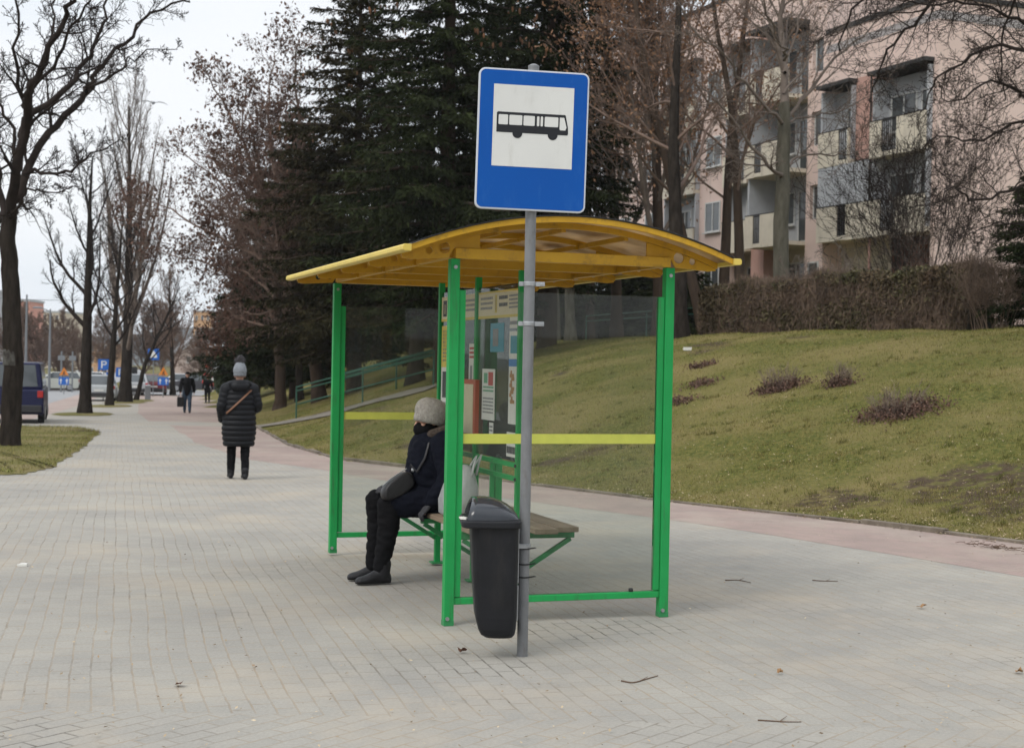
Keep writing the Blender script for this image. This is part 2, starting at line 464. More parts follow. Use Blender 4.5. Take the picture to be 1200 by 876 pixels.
    jw = ramp(noise(5, 5).outputs['Fac'], .36, (.15, .15, .15), .64, (.8, .8, .8))
    # dirt that has washed into the joints round the pole and along the rail
    for q, rad in grime:
        dn = n.nodes.new('ShaderNodeVectorMath'); dn.operation = 'DISTANCE'; L(P, dn.inputs[0]); dn.inputs[1].default_value = tuple(q)
        na = n.nodes.new('ShaderNodeMath'); na.operation = 'MULTIPLY_ADD'; L(noise(7, 6).outputs['Fac'], na.inputs[0]); na.inputs[1].default_value = -1.5 * rad; L(dn.outputs['Value'], na.inputs[2])
        jc = mix(ramp(na.outputs['Value'], -.1 * rad, (1, 1, 1), .3 * rad, (0, 0, 0)), jc, (.06, .048, .036))
    jm = n.nodes.new('ShaderNodeMath'); jm.operation = 'MULTIPLY'; L(fac, jm.inputs[0]); L(jw, jm.inputs[1])
    sm = ramp(noise(.55, 9, .68).outputs['Fac'], .49, (0, 0, 0), .66, (sand_amt,) * 3)
    col = mix(sm, col, sand)
    col = mix(jm.outputs['Value'], col, jc)
    spk = ramp(noise(130, 2).outputs['Fac'], .70, (0, 0, 0), .76, (.35, .35, .35))
    col = mix(spk, col, (.16, .14, .12))
    L(col, bs.inputs['Base Color'])
    inv = n.nodes.new('ShaderNodeMath'); inv.operation = 'MULTIPLY_ADD'; inv.inputs[1].default_value = -1.0; inv.inputs[2].default_value = 1.0; L(fac, inv.inputs[0])
    hn = n.nodes.new('ShaderNodeMath'); hn.operation = 'MULTIPLY_ADD'; hn.inputs[1].default_value = .25; L(noise(80, 4).outputs['Fac'], hn.inputs[0]); L(inv.outputs['Value'], hn.inputs[2])
    bn = n.nodes.new('ShaderNodeBump'); bn.inputs['Strength'].default_value = .3; bn.inputs['Distance'].default_value = .005
    L(hn.outputs['Value'], bn.inputs['Height']); L(bn.outputs['Normal'], bs.inputs['Normal'])
    return M

M_ground = ground_material('grass_soil', (.068, .08, .023), (.155, .14, .045), (.20, .155, .075), patch=(.10, .074, .05), spots=SOIL)
M_verge = ground_material('verge_soil', (.085, .095, .028), (.19, .165, .065), (.22, .175, .10))
STREET_RZ = radians(-(90 + 15))
M_pave = paver_material('grey_pavers', (.335, .317, .283), (.308, .294, .264), (.295, .238, .172), (.17, .145, .115), (.41, .35, .27), STREET_RZ, grime=[(G(570, 778), .32), (G(690, 738), .35), (G(655, 742), .28), (G(745, 735), .3), (G(520, 640), .5), (G(20, 862), .35)])
M_red = paver_material('red_pavers', (.335, .252, .225), (.295, .232, .205), (.31, .255, .20), (.16, .13, .105), (.37, .32, .265), radians(-(90 + 33)), border=False, sand_amt=.7)
M_drive = paver_material('brown_pavers', (.37, .28, .245), (.33, .265, .24), (.36, .30, .26), (.2, .16, .14), (.40, .34, .29), STREET_RZ, border=False)
M_asph = mat('asphalt', (.30, .30, .30), .9, scale=1.5, col2=(.24, .24, .245), bump=.3, bscale=60)
M_kerb = mat('kerb_concrete', (.22, .185, .145), .9, scale=3, col2=(.10, .08, .06), bump=.5, bscale=40)

def grid_mesh(name, xs, ys, zf, M, kind='structure'):
    X, Y = np.meshgrid(xs, ys)
    Z = zf(X, Y)
    V = np.stack([X.ravel(), Y.ravel(), Z.ravel()], 1)
    nx, ny = len(xs), len(ys)
    i = (np.arange(ny - 1)[:, None] * nx + np.arange(nx - 1)[None, :]).ravel()
    Fc = np.stack([i, i + 1, i + 1 + nx, i + nx], 1).ravel()
    me = raw_mesh(name, V, Fc, 4)
    return link_mesh(name, me, M, smooth=True, kind=kind)

def rows_mesh(name, ys, xl, xr, nx, dz, M):
    """sheet whose rows run from xl(y) to xr(y), lying dz above the base ground"""
    V = []; Fc = []
    for y in ys:
        a, b = xl(y), xr(y)
        for i in range(nx + 1): V.append((a + (b - a) * i / nx, y, base_z(y) + dz))
    k = nx + 1
    for r in range(len(ys) - 1):
        for i in range(nx): Fc += [r*k+i, r*k+i+1, (r+1)*k+i+1, (r+1)*k+i]
    return link_mesh(name, raw_mesh(name, np.array(V), Fc, 4), M, kind='structure')

xs = np.unique(np.concatenate([np.linspace(-900, -80, 20), np.linspace(-80, -14, 34), np.arange(-14, 26, .4), np.linspace(26, 90, 30), np.linspace(90, 900, 20)]))
ys = np.unique(np.concatenate([np.linspace(-60, 8, 18), np.arange(8, 62, .4), np.linspace(62, 130, 50), np.linspace(130, 1000, 30)]))
grid_mesh('ground', xs, ys, ground_z, M_ground)

def tree_line(y): return -10.3 - 0.232 * (y - 29.0)          # line of street trees
ysp = [-20, 0] + list(np.arange(4, 60, .5)) + list(np.arange(60, 104, 2.0))
rows_mesh('pavement', ysp, lambda y: tree_line(y) - (2.7 if y < 40 else 1.0), lambda y: kerb_x(y), 8, 0.0, M_pave)
def red_w(y): return float(np.interp(y, [0, 12, 18, 24, 30, 36, 44, 60, 104], [2.3, 2.2, 2.0, 1.9, 1.9, 2.2, 2.6, 3.6, 5.0]))
rows_mesh('bike_path', [y for y in ysp if y <= 45], lambda y: kerb_x(y) - red_w(y) + .05 * sin(y * 37.0) * sin(y * 11.0), lambda y: kerb_x(y) - .02, 3, 0.0015, M_red)
rows_mesh('footpath', [y for y in ysp if y >= 49], lambda y: kerb_x(y) - .5 - red_w(y), lambda y: kerb_x(y) - .5, 3, 0.0015, M_red)
rows_mesh('driveway', [40.5] + list(range(42, 105, 3)), lambda y: tree_line(y) - 2.7, lambda y: tree_line(y) - 1.0, 3, 0.0, M_drive)
rows_mesh('road', [5] + list(range(20, 400, 6)), lambda y: tree_line(y) - 18, lambda y: tree_line(y) - 2.7, 4, 0.0, M_asph)
rows_mesh('cross_street', [104, 112, 120, 128], lambda y: tree_line(y) - 2.6, lambda y: kerb_x(104) + 45, 4, 0.008, M_asph)

# kerb edging stones along the bank
kb = MB()
pts = []
acc = 0; last = None; seg = []
for i in range(len(KERB)):
    p = KERB[i]
    if p[1] < 2 or p[1] > 60: continue
    pts.append(Vector((p[0], p[1], base_z(p[1]))))
rng = random.Random(5)
i = 0
while i < len(pts) - 4:
    a = pts[i]; j = i
    while j < len(pts) - 1 and (pts[j] - a).length < 1.0: j += 1
    b = pts[j]; d = (b - a).normalized()
    h = .040 + rng.uniform(-.016, .016)
    o = Vector((rng.uniform(-.012, .012), 0, -.03 + h / 2))
    kb.bar(a + d * .006 + o, b - d * .006 + o + Vector((0, 0, rng.uniform(-.008, .008))), .085, h + .06)
    i = j
kb.build('kerb', M_kerb, kind='structure', bevel=.008)

# grass island beside the near street tree, and the pits of the others
def patch_mesh(name, outline, h, M, n=10):
    cx = sum(p[0] for p in outline) / len(outline); cy = sum(p[1] for p in outline) / len(outline)
    V = [(cx, cy, base_z(cy) + h)]; Fc = []
    k = len(outline)
    for r in range(1, n + 1):
        t = r / n
        for x, y in outline:
            X = cx + (x - cx) * t; Y = cy + (y - cy) * t
            V.append((X, Y, base_z(Y) + 0.008 + h * (1 - t ** 16) + .02 * h * math.sin(X * 9 + Y * 7)))
    for i in range(k): Fc.append((0, 1 + i, 1 + (i + 1) % k))
    for r in range(n - 1):
        for i in range(k):
            a = 1 + r * k + i; b = 1 + r * k + (i + 1) % k
            Fc.append((a, a + k, b + k, b))
    me = bpy.data.meshes.new(name); me.from_pydata(V, [], Fc)
    return link_mesh(name, me, M, smooth=True, kind='structure')
isl = []
rng = random.Random(8)
def jag(p, a): return (p[0] + rng.uniform(-a, a), p[1] + rng.uniform(-a, a))
edge = [G(119, 506), G(106, 518), G(85, 533), G(62, 548), G(30, 555.5), G(-20, 557)]
for a, b in zip(edge, edge[1:]):
    for t in np.linspace(0, 1, 12, endpoint=False): isl.append(jag((a.x + (b.x - a.x) * t, a.y + (b.y - a.y) * t), .06))
far = [(-16.0, edge[-1].y), (tree_line(41) - 4.5, 41.5), (tree_line(41.5) + 1.0, 41.5)]
prev = (edge[-1].x, edge[-1].y)
for q in far:
    for t in np.linspace(0, 1, 12, endpoint=False): isl.append(jag((prev[0] + (q[0] - prev[0]) * t, prev[1] + (q[1] - prev[1]) * t), .05))
    prev = q
for t in np.linspace(0, 1, 6, endpoint=False): isl.append((prev[0] + (edge[0].x - prev[0]) * t, prev[1] + (edge[0].y - prev[1]) * t))
patch_mesh('grass_verge', isl, .035, M_verge, 24)
ISLAND = isl

# ------------------------------------------------------------------ grass blades
M_blade = mat('grass_blade', (.138, .165, .036), .9, scale=3.2, col2=(.25, .19, .078), island=.75, spec=.02, detail=9, transl=.25)
def blades(name, X, Y, Z, lmin, lmax, wd, M, seed):
    rs = np.random.RandomState(seed); n = len(X)
    a = rs.rand(n) * 2 * pi; lean = rs.rand(n) * .9; L = lmin + (lmax - lmin) * rs.rand(n) ** 2
    la = rs.rand(n) * 2 * pi
    B = np.stack([X, Y, Z - .005], 1)
    s = np.stack([np.cos(a), np.sin(a), np.zeros(n)], 1) * wd[:, None]
    tip = B + np.stack([np.cos(la) * lean * L, np.sin(la) * lean * L, L * np.sqrt(1 - .6 * lean ** 2)], 1)
    V = np.stack([B - s, B + s, tip], 1).reshape(-1, 3)
    me = raw_mesh(name, V, np.arange(3 * n), 3)
    return link_mesh(name, me, M, kind='stuff')
rs = np.random.RandomState(3)
N = 900000
# depth-weighted so that near turf is denser, over the whole bank in view and a margin beyond
Yv = 1 / (1 / 12.0 - rs.rand(N) * (1 / 12.0 - 1 / 62.0)) 
Xv = (rs.rand(N) * 1.16 - .33) * Yv * .72
d = kerb_dist(Xv, Yv)
patchy = vnoise(Xv, Yv, 1.3, 11) + .6 * vnoise(Xv, Yv, .4, 12)
dirt = vnoise(Xv, Yv, 2.6, 21) + .5 * vnoise(Xv, Yv, .8, 22)
for q, r0 in SOIL:
    dirt += .9 * (1 + .8 * vnoise(Xv, Yv, .22, 31)) * np.exp(-((Xv - q.x) ** 2 + (Yv - q.y) ** 2) / (r0 * .95) ** 2)
keep = (d > .02) & (d < 15) & (rs.rand(N) < .62 + .3 * patchy) & (dirt < 1.05)
Xv, Yv = Xv[keep], Yv[keep]
Zv = ground_z(Xv, Yv)
sc_ = np.clip(Yv / 17, .8, 2.4)
blades('bank_grass', Xv, Yv, Zv, .014, .050, .0034 * sc_, M_blade, 4)
# coarser tufts standing out of the short turf
NT = 1500
Yt = 1 / (1 / 12.0 - rs.rand(NT) * (1 / 12.0 - 1 / 50.0)); Xt = (rs.rand(NT) * 1.16 - .33) * Yt * .72
k_ = (kerb_dist(Xt, Yt) > .05) & (kerb_dist(Xt, Yt) < 14); Xt, Yt = Xt[k_], Yt[k_]; nb_ = 34
Xt = np.repeat(Xt, nb_) + rs.normal(0, .045, len(Xt) * nb_); Yt = np.repeat(Yt, nb_) + rs.normal(0, .045, len(Yt) * nb_)
M_tuft = mat('grass_tuft', (.055, .085, .018), .9, scale=1.4, col2=(.18, .135, .055), island=.5, spec=.02, transl=.25)
blades('grass_tufts', Xt, Yt, ground_z(Xt, Yt), .03, .085, np.full(len(Xt), .004), M_tuft, 14)
# island grass
N = 60000
Xi = rs.uniform(-17, -6.5, N); Yi = rs.uniform(20, 42, N)
def inside(px, py, poly):
    r = np.zeros(len(px), bool); k = len(poly)
    for i in range(k):
        x0, y0 = poly[i]; x1, y1 = poly[(i + 1) % k]
        c = ((y0 > py) != (y1 > py)) & (px < (x1 - x0) * (py - y0) / (y1 - y0 + 1e-12) + x0)
        r ^= c
    return r
k_ = inside(Xi, Yi, ISLAND); Xi, Yi = Xi[k_], Yi[k_]
blades('verge_grass', Xi, Yi, np.interp(Yi, GY, GZ) + .035, .02, .07, np.full(len(Xi), .006), M_blade, 6)
# dead leaves lying in the turf and along the kerb
M_litter = mat('dead_leaf', (.46, .38, .26), .9, scale=.6, col2=(.2, .13, .07), island=.5)
def leaf_scatter(name, X, Y, Z, smin, smax, M, seed):
    rs = np.random.RandomState(seed); n = len(X)
    a = rs.rand(n) * 2 * pi; s = smin + (smax - smin) * rs.rand(n)
    u = np.stack([np.cos(a), np.sin(a), rs.uniform(-.5, .5, n)], 1) * s[:, None]
    v = np.stack([-np.sin(a), np.cos(a), rs.uniform(-.5, .5, n)], 1) * s[:, None] * .55
    B = np.stack([X, Y, Z + .012], 1)
    V = np.stack([B - u, B - v * .9, B + u, B + v], 1).reshape(-1, 3)
    me = raw_mesh(name, V, np.arange(4 * n), 4)
    return link_mesh(name, me, M, kind='stuff')
N = 60000
Yl = 1 / (1 / 12.0 - rs.rand(N) * (1 / 12.0 - 1 / 50.0)); Xl = (rs.rand(N) * 1.1 - .3) * Yl * .7
d = kerb_dist(Xl, Yl)
k_ = ((d > -.35 * rs.rand(N) ** 2) & (d < 14)) & ((rs.rand(N) < .35) | (d < .5))
Xl, Yl = Xl[k_], Yl[k_]
leaf_scatter('fallen_leaves', Xl, Yl, np.maximum(ground_z(Xl, Yl) + .02, np.interp(Yl, GY, GZ) + .004), .006, .017, M_litter, 9)
N = 1500
Yl = 1 / (1 / 5.5 - rs.rand(N) * (1 / 5.5 - 1 / 40.0)); Xl = rs.uniform(-.42, .42, N) * Yl
k_ = kerb_dist(Xl, Yl) < 0
Xl, Yl = Xl[k_], Yl[k_]
leaf_scatter('litter_crumbs', Xl, Yl, np.interp(Yl, GY, GZ) + .002, .004, .013, M_litter, 19)
# ------------------------------------------------------------------ trees
M_bark_dark = mat('bark_dark', (.040, .033, .027), .95, spec=.04, scale=9, col2=(.016, .013, .011), bump=.9, bscale=30, stretch=(1, 1, .25))
M_bark_grey = mat('bark_grey', (.125, .115, .09), .95, spec=.06, scale=7, col2=(.065, .06, .045), bump=.8, bscale=30, stretch=(1, 1, .3))
M_bark_brown = mat('bark_brown', (.070, .050, .036), .95, spec=.06, scale=7, col2=(.045, .033, .026), bump=.8, bscale=30, stretch=(1, 1, .3))
M_twig_dark = mat('twig_dark', (.038, .030, .026), .95, spec=.04, scale=3, col2=(.022, .017, .015))
M_twig_brown = mat('twig_brown', (.19, .13, .10), .9, scale=3, col2=(.12, .08, .062))
M_twig_grey = mat('twig_grey', (.17, .135, .11), .9, scale=3, col2=(.11, .085, .07))
M_leaf_rust = mat('leaf_rust', (.15, .085, .058), .85, scale=1.2, col2=(.085, .05, .04), island=.5, transl=.3)
M_leaf_tan = mat('leaf_tan', (.33, .19, .105), .85, scale=1.2, col2=(.22, .12, .075), island=.45, transl=.3)
M_needle = mat('spruce_needles', (.034, .042, .016), .9, scale=.9, col2=(.012, .017, .007), island=.6, spec=.06)
M_needle_dry = mat('spruce_needles_dry', (.045, .038, .018), .9, scale=.9, col2=(.022, .022, .010), island=.55, spec=.06)
M_cone = mat('spruce_cone', (.21, .10, .05), .85, scale=5, col2=(.12, .06, .03), island=.3)

def tubes_mesh(polys):
    """polys: list of (points list, radii list, sides) -> verts, quads (numpy)"""
    groups = {}
    for p, r, s in polys: groups.setdefault((len(p), s), []).append((p, r))
    Vs = []; Fs = []; off = 0
    for (k, s), items in groups.items():
        P = np.array([[tuple(q) for q in it[0]] for it in items], float)       # n,k,3
        R = np.array([it[1] for it in items], float)
        T = np.empty_like(P); T[:, 1:-1] = P[:, 2:] - P[:, :-2]; T[:, 0] = P[:, 1] - P[:, 0]; T[:, -1] = P[:, -1] - P[:, -2]
        T /= np.linalg.norm(T, axis=2, keepdims=True) + 1e-9
        D = P[:, -1] - P[:, 0]
        ref = np.where((np.abs(D[:, 2]) > .85 * np.linalg.norm(D, axis=1))[:, None], np.array([[1., .13, 0]]), np.array([[0.05, 0, 1.]]))
        U = np.cross(T, ref[:, None, :]); U /= np.linalg.norm(U, axis=2, keepdims=True) + 1e-9
        W = np.cross(U, T)
        a = np.arange(s) * 2 * pi / s
        ring = P[:, :, None, :] + R[:, :, None, None] * (np.cos(a)[None, None, :, None] * U[:, :, None, :] + np.sin(a)[None, None, :, None] * W[:, :, None, :])
        n = len(items)
        Vs.append(ring.reshape(-1, 3))
        b = off + (np.arange(n) * k * s)[:, None, None] + (np.arange(k - 1) * s)[None, :, None]
        j = np.arange(s)[None, None, :]; j2 = (np.arange(s) + 1) % s
        q = np.stack([b + j, b + j2[None, None, :], b + s + j2[None, None, :], b + s + j], -1)
        Fs.append(q.reshape(-1)); off += n * k * s
    return np.concatenate(Vs), np.concatenate(Fs)

def tubes_obj(name, polys, M, parent, origin, smooth=True):
    V, Fc = tubes_mesh(polys)
    me = raw_mesh(name, V - np.array(tuple(origin)), Fc, 4)
    return link_mesh(name, me, M, parent, smooth=smooth)

def rvec(rng): return Vector((rng.gauss(0, 1), rng.gauss(0, 1), rng.gauss(0, 1)))

class Spec:
    """branching habit: lists are per level"""
    def __init__(s, seg, wander, trop, nb, t0, ang, lr, rr, minr=.004, taper=.25, jit=.3, maxlev=3, tips=0):
        s.seg, s.wander, s.trop, s.nb, s.t0, s.ang, s.lr, s.rr = seg, wander, trop, nb, t0, ang, lr, rr
        s.minr, s.taper, s.jit, s.maxlev = minr, taper, jit, maxlev

def sides_for(lev): return (10, 7, 5, 3, 3, 3)[min(lev, 5)]

def spawn(rng, out, pts, rad, L, lev, S, tipsout):
    """children on an existing polyline of level lev"""
    if lev >= S.maxlev: return
    nb = S.nb[lev]
    n = max(1, int(round(nb * rng.uniform(.8, 1.2) if nb >= 3 else nb)))
    k = len(pts) - 1
    az = rng.uniform(0, 2 * pi)
    for i in range(n):
        t = S.t0[lev] + (1 - S.t0[lev]) * (i + rng.random()) / n
        f = t * k; a = min(int(f), k - 1); u = f - a
        p = pts[a].lerp(pts[a + 1], u); d = (pts[a + 1] - pts[a]).normalized()
        r0 = rad[a] * (1 - u) + rad[a + 1] * u
        az += 2.4 + rng.uniform(-.5, .5)
        ang = S.ang[lev] * rng.uniform(.7, 1.3)
        side = d.orthogonal().normalized()
        side = (Matrix.Rotation(az, 3, d) @ side)
        nd = (d * cos(ang) + side * sin(ang)).normalized()
        l = L * S.lr[lev] * (1.15 - .75 * (t - S.t0[lev]) / (1.001 - S.t0[lev])) * rng.uniform(1 - S.jit, 1 + S.jit)
        grow(rng, out, p, nd, l, max(S.minr, min(r0 * .8, r0 * S.rr[lev] * rng.uniform(.8, 1.1))), lev + 1, S, tipsout)

def grow(rng, out, p, d, L, r, lev, S, tipsout):
    n = S.seg[lev]; pts = [Vector(p)]; rad = [r]; d = Vector(d); st = L / n
    for i in range(n):
        d = d + rvec(rng) * S.wander[lev] + Vector((0, 0, S.trop[lev]))
        d.normalize()
        pts.append(pts[-1] + d * st)
        rad.append(max(S.minr * .7, r * (1 - (1 - S.taper) * (i + 1) / n)))
    out.append((pts, rad, sides_for(lev)))
    if lev >= S.maxlev: tipsout.append((pts[-1], d.copy(), pts[-2]))
    spawn(rng, out, pts, rad, L, lev, S, tipsout)

def leaf_quads(tips, rng, n, spread, size, hang=.6):
    rs = np.random.RandomState(rng.randrange(1 << 30))
    P = np.array([tuple(t[0]) for t in tips])
    idx = rs.randint(0, len(P), n)
    B = P[idx] + rs.normal(0, spread, (n, 3)) - np.array([0, 0, spread * hang])
    a = rs.normal(0, 1, (n, 3)); a[:, 2] -= .8; a /= np.linalg.norm(a, axis=1, keepdims=True)
    b = np.cross(a, rs.normal(0, 1, (n, 3))); b /= np.linalg.norm(b, axis=1, keepdims=True) + 1e-9
    s = size * rs.uniform(.6, 1.3, (n, 1))
    V = np.stack([B - a * s, B + b * s * .5, B + a * s, B - b * s * .5], 1).reshape(-1, 3)
    return V

def finish_tree(name, label, cat, base, trunk_polys, crown_polys, Mt, Mc, leaves=None, Ml=None, group=None):
    root = thing(name, label, cat, base, 0, group)
    tubes_obj('trunk', trunk_polys, Mt, root, base)
    if crown_polys: tubes_obj('crown', crown_polys, Mc, root, base)
    if leaves is not None:
        me = raw_mesh('leaves', leaves - np.array(tuple(base)), np.arange(len(leaves)), 4)
        link_mesh('leaves', me, Ml, root)
    return root

def smooth_poly(pts, rad, k):
    """Catmull-Rom resample"""
    P = [Vector(p) for p in pts]; out = []; ro = []
    n = len(P)
    for i in range(n - 1):
        p0, p1, p2, p3 = P[max(i-1, 0)], P[i], P[i+1], P[min(i+2, n-1)]
        for j in range(k):
            t = j / k
            out.append(.5 * ((2*p1) + (p2-p0)*t + (2*p0-5*p1+4*p2-p3)*t*t + (-p0+3*p1-3*p2+p3)*t*t*t))
            ro.append(rad[i] * (1-t) + rad[i+1] * t)
    out.append(P[-1]); ro.append(rad[-1])
    return out, ro

def shaped_tree(name, label, Y, trunk_px, trunk_r, limbs, S, seed, Mt, Mc, dy=1.0, sink=.15, leafn=0, leafs=.05, Ml=None, spread=.18, group=None, extra_twigs=True):
    """tree whose main limbs follow listed outlines; each limb wanders in depth too"""
    rng = random.Random(seed)
    base = on_ground(trunk_px[0][0], Y)
    tp = [base - Vector((0, 0, sink))] + [at(x, y, Y) for x, y in trunk_px[1:]]
    tpts, tr = smooth_poly(tp, trunk_r, 5)
    n0 = len(tpts); tr = list(tr)
    flare = [1 + .45 * math.exp(-i / 1.2) for i in range(n0)]
    tr = [a * b for a, b in zip(tr, flare)]
    tp2 = [p + Vector((rng.uniform(-1, 1), rng.uniform(-1, 1), 0)) * tr[i] * .10 for i, p in enumerate(tpts)]
    trunk = [(tp2, tr, 14)]
    crown = []; tips = []
    for pl, r0 in limbs:
        dd = rng.choice((-1, 1)) * rng.uniform(.4, 1.0) * dy
        pp = []; L = 0
        for i, (x, y) in enumerate(pl):
            pp.append(at(x, y, Y + dd * (i / max(1, len(pl) - 1)) * len(pl) * .5))
        for a, b in zip(pp, pp[1:]): L += (b - a).length
        k = len(pp)
        rr = [r0 * (1 - .8 * i / (k - 1)) for i in range(k)]
        q, qr = smooth_poly(pp, rr, 4)
        q = [q[0]] + [p + rvec(rng) * .035 for p in q[1:]]
        crown.append((q, qr, 7))
        spawn(rng, crown, q, qr, L, 1, S, tips)
    lv = leaf_quads(tips, rng, leafn, spread, leafs) if leafn else None
    return finish_tree(name, label, 'tree', base, trunk, crown, Mt, Mc, lv, Ml, group)

def free_tree(name, label, px, Y, H, r, S, seed, Mt, Mc, lean=(0, 0), leafn=0, leafs=.05, Ml=None, spread=.2, group=None, base=None, clear=.0):
    rng = random.Random(seed)
    b = base or on_ground(px, Y)
    pts = [b - Vector((0, 0, .15))]; rad = [r * 1.45]; n = 12; d = Vector((lean[0], lean[1], 1)).normalized()
    for i in range(n):
        d = (d + rvec(rng) * S.wander[0] + Vector((0, 0, S.trop[0]))).normalized()
        pts.append(pts[-1] + d * H / n); rad.append(max(.012, r * (1 - .88 * ((i + 1) / n) ** 1.1)))
    trunk = [(pts, rad, 10)]; crown = []; tips = []
    spawn(rng, crown, pts, rad, H, 0, S, tips)
    lv = leaf_quads(tips, rng, leafn, spread, leafs) if leafn else None
    return finish_tree(name, label, 'tree', b, trunk, crown, Mt, Mc, lv, Ml, group)

# --- near street tree, dark forked limbs
S_big = Spec([0, 5, 5, 4, 4], [0, .10, .16, .22, .25], [0, .02, .05, .05, .05], [0, 12, 8, 6, 0], [0, .14, .12, .1, 0], [0, .75, .8, .8, .8], [0, .19, .48, .5, .5], [0, .5, .55, .6, .6], minr=.0065, maxlev=4)
T1 = [([(12, 250), (13, 237), (30, 140), (33, 113), (45, 83), (71, 27), (84, -8), (92, -60)], 0.115),
      ([(27, 160), (30, 140), (74, 107), (101, 74), (116, 45), (128, 9), (136, -50)], 0.083),
      ([(14, 252), (18, 240), (39, 184), (77, 134), (105, 101), (110, 86), (148, 50), (178, 15), (222, 0)], 0.101),
      ([(101, 107), (105, 101), (142, 83), (157, 65), (205, 55)], 0.040),
      ([(32, 205), (39, 202), (77, 203), (98, 187), (140, 165)], 0.043),
      ([(14, 252), (18, 249), (33, 224), (59, 224), (92, 220)], 0.036),
      ([(8, 262), (4, 246), (-4, 190), (-2, 148), (-18, 80), (-30, 0)], 0.094),
      ([(31, 128), (30, 119), (21, 74), (19, 0), (14, -50)], 0.054),
      ([(24, 200), (12, 150), (0, 118), (-30, 90), (-60, 40)], 0.043),
      ([(45, 83), (60, 40), (66, -5), (74, -60)], 0.036),
      ([(33, 113), (60, 80), (85, 30), (106, -10), (120, -60)], 0.043)]
shaped_tree('street_tree', 'thick dark bare tree forking above the grass island at the left edge', 29.0,
            [(12, 523), (14, 480), (15, 400), (13, 340), (9, 285), (11, 250)], [.195, .195, .185, .17, .155, .14], T1, S_big, 11, M_bark_dark, M_twig_dark, dy=1.1, group='street trees in a row')
# whitish painted mark on the bark of the near trunk is part of its look

S_poll = Spec([0, 7, 5, 4, 3], [.02, .09, .13, .16, .2], [.03, .20, .12, .08, .05], [15, 8, 7, 4, 0], [.30, .15, .1, .1, 0], [0.85, .6, .6, .6, .6], [.34, .34, .45, .5, .5], [.5, .5, .55, .6, .6], minr=.008, maxlev=4)
S_col = Spec([0, 8, 6, 4, 3], [.015, .04, .08, .12, .2], [.03, .22, .15, .1, .05], [26, 9, 7, 3, 0], [.14, .1, .1, .1, 0], [.6, .45, .5, .5, .6], [.42, .36, .45, .5, .5], [.5, .5, .55, .6, .6], minr=.008, maxlev=4)
row = 'street trees in a row'
free_tree('street_tree', 'bare tree with upswept limbs, second along the left pavement edge', 100, 56, 10.0, .24, S_poll, 21, M_bark_dark, M_twig_dark, group=row)
free_tree('street_tree', 'thin bare tree between the two stouter trunks by the parked silver car', 129, 72, 9.5, .19, S_poll, 32, M_bark_dark, M_twig_dark, group=row)
free_tree('street_tree', 'tall broom-shaped bare tree, the highest of the far left row', 147, 80, 16.3, .33, S_col, 43, M_bark_dark, M_twig_grey, group=row)
S_lean = Spec([0, 6, 4, 3, 3], [.05, .12, .15, .2, .2], [.03, .12, .1, .05, .05], [12, 7, 5, 3, 0], [.3, .15, .1, .1, 0], [.8, .7, .7, .6, .6], [.38, .4, .45, .5, .5], [.5, .5, .55, .6, .6], minr=.009, maxlev=3)
free_tree('street_tree', 'slender leaning bare tree beside the grey pillar bin', 159, 85, 7.3, .15, S_lean, 54, M_bark_dark, M_twig_dark, lean=(.22, 0), group=row)
S_fuzzy = Spec([0, 6, 5, 4, 3], [.02, .07, .1, .15, .2], [.03, .16, .1, .05, .05], [26, 12, 8, 0, 0], [.2, .1, .1, .1, 0], [.7, .55, .55, .6, .6], [.38, .36, .42, .5, .5], [.5, .5, .55, .6, .6], minr=.013, maxlev=3)
free_tree('street_tree', 'brownish dense-twigged bare tree where the path reaches the crossing', 203, 105, 8.6, .2, S_fuzzy, 65, M_bark_dark, M_twig_brown, group=row)

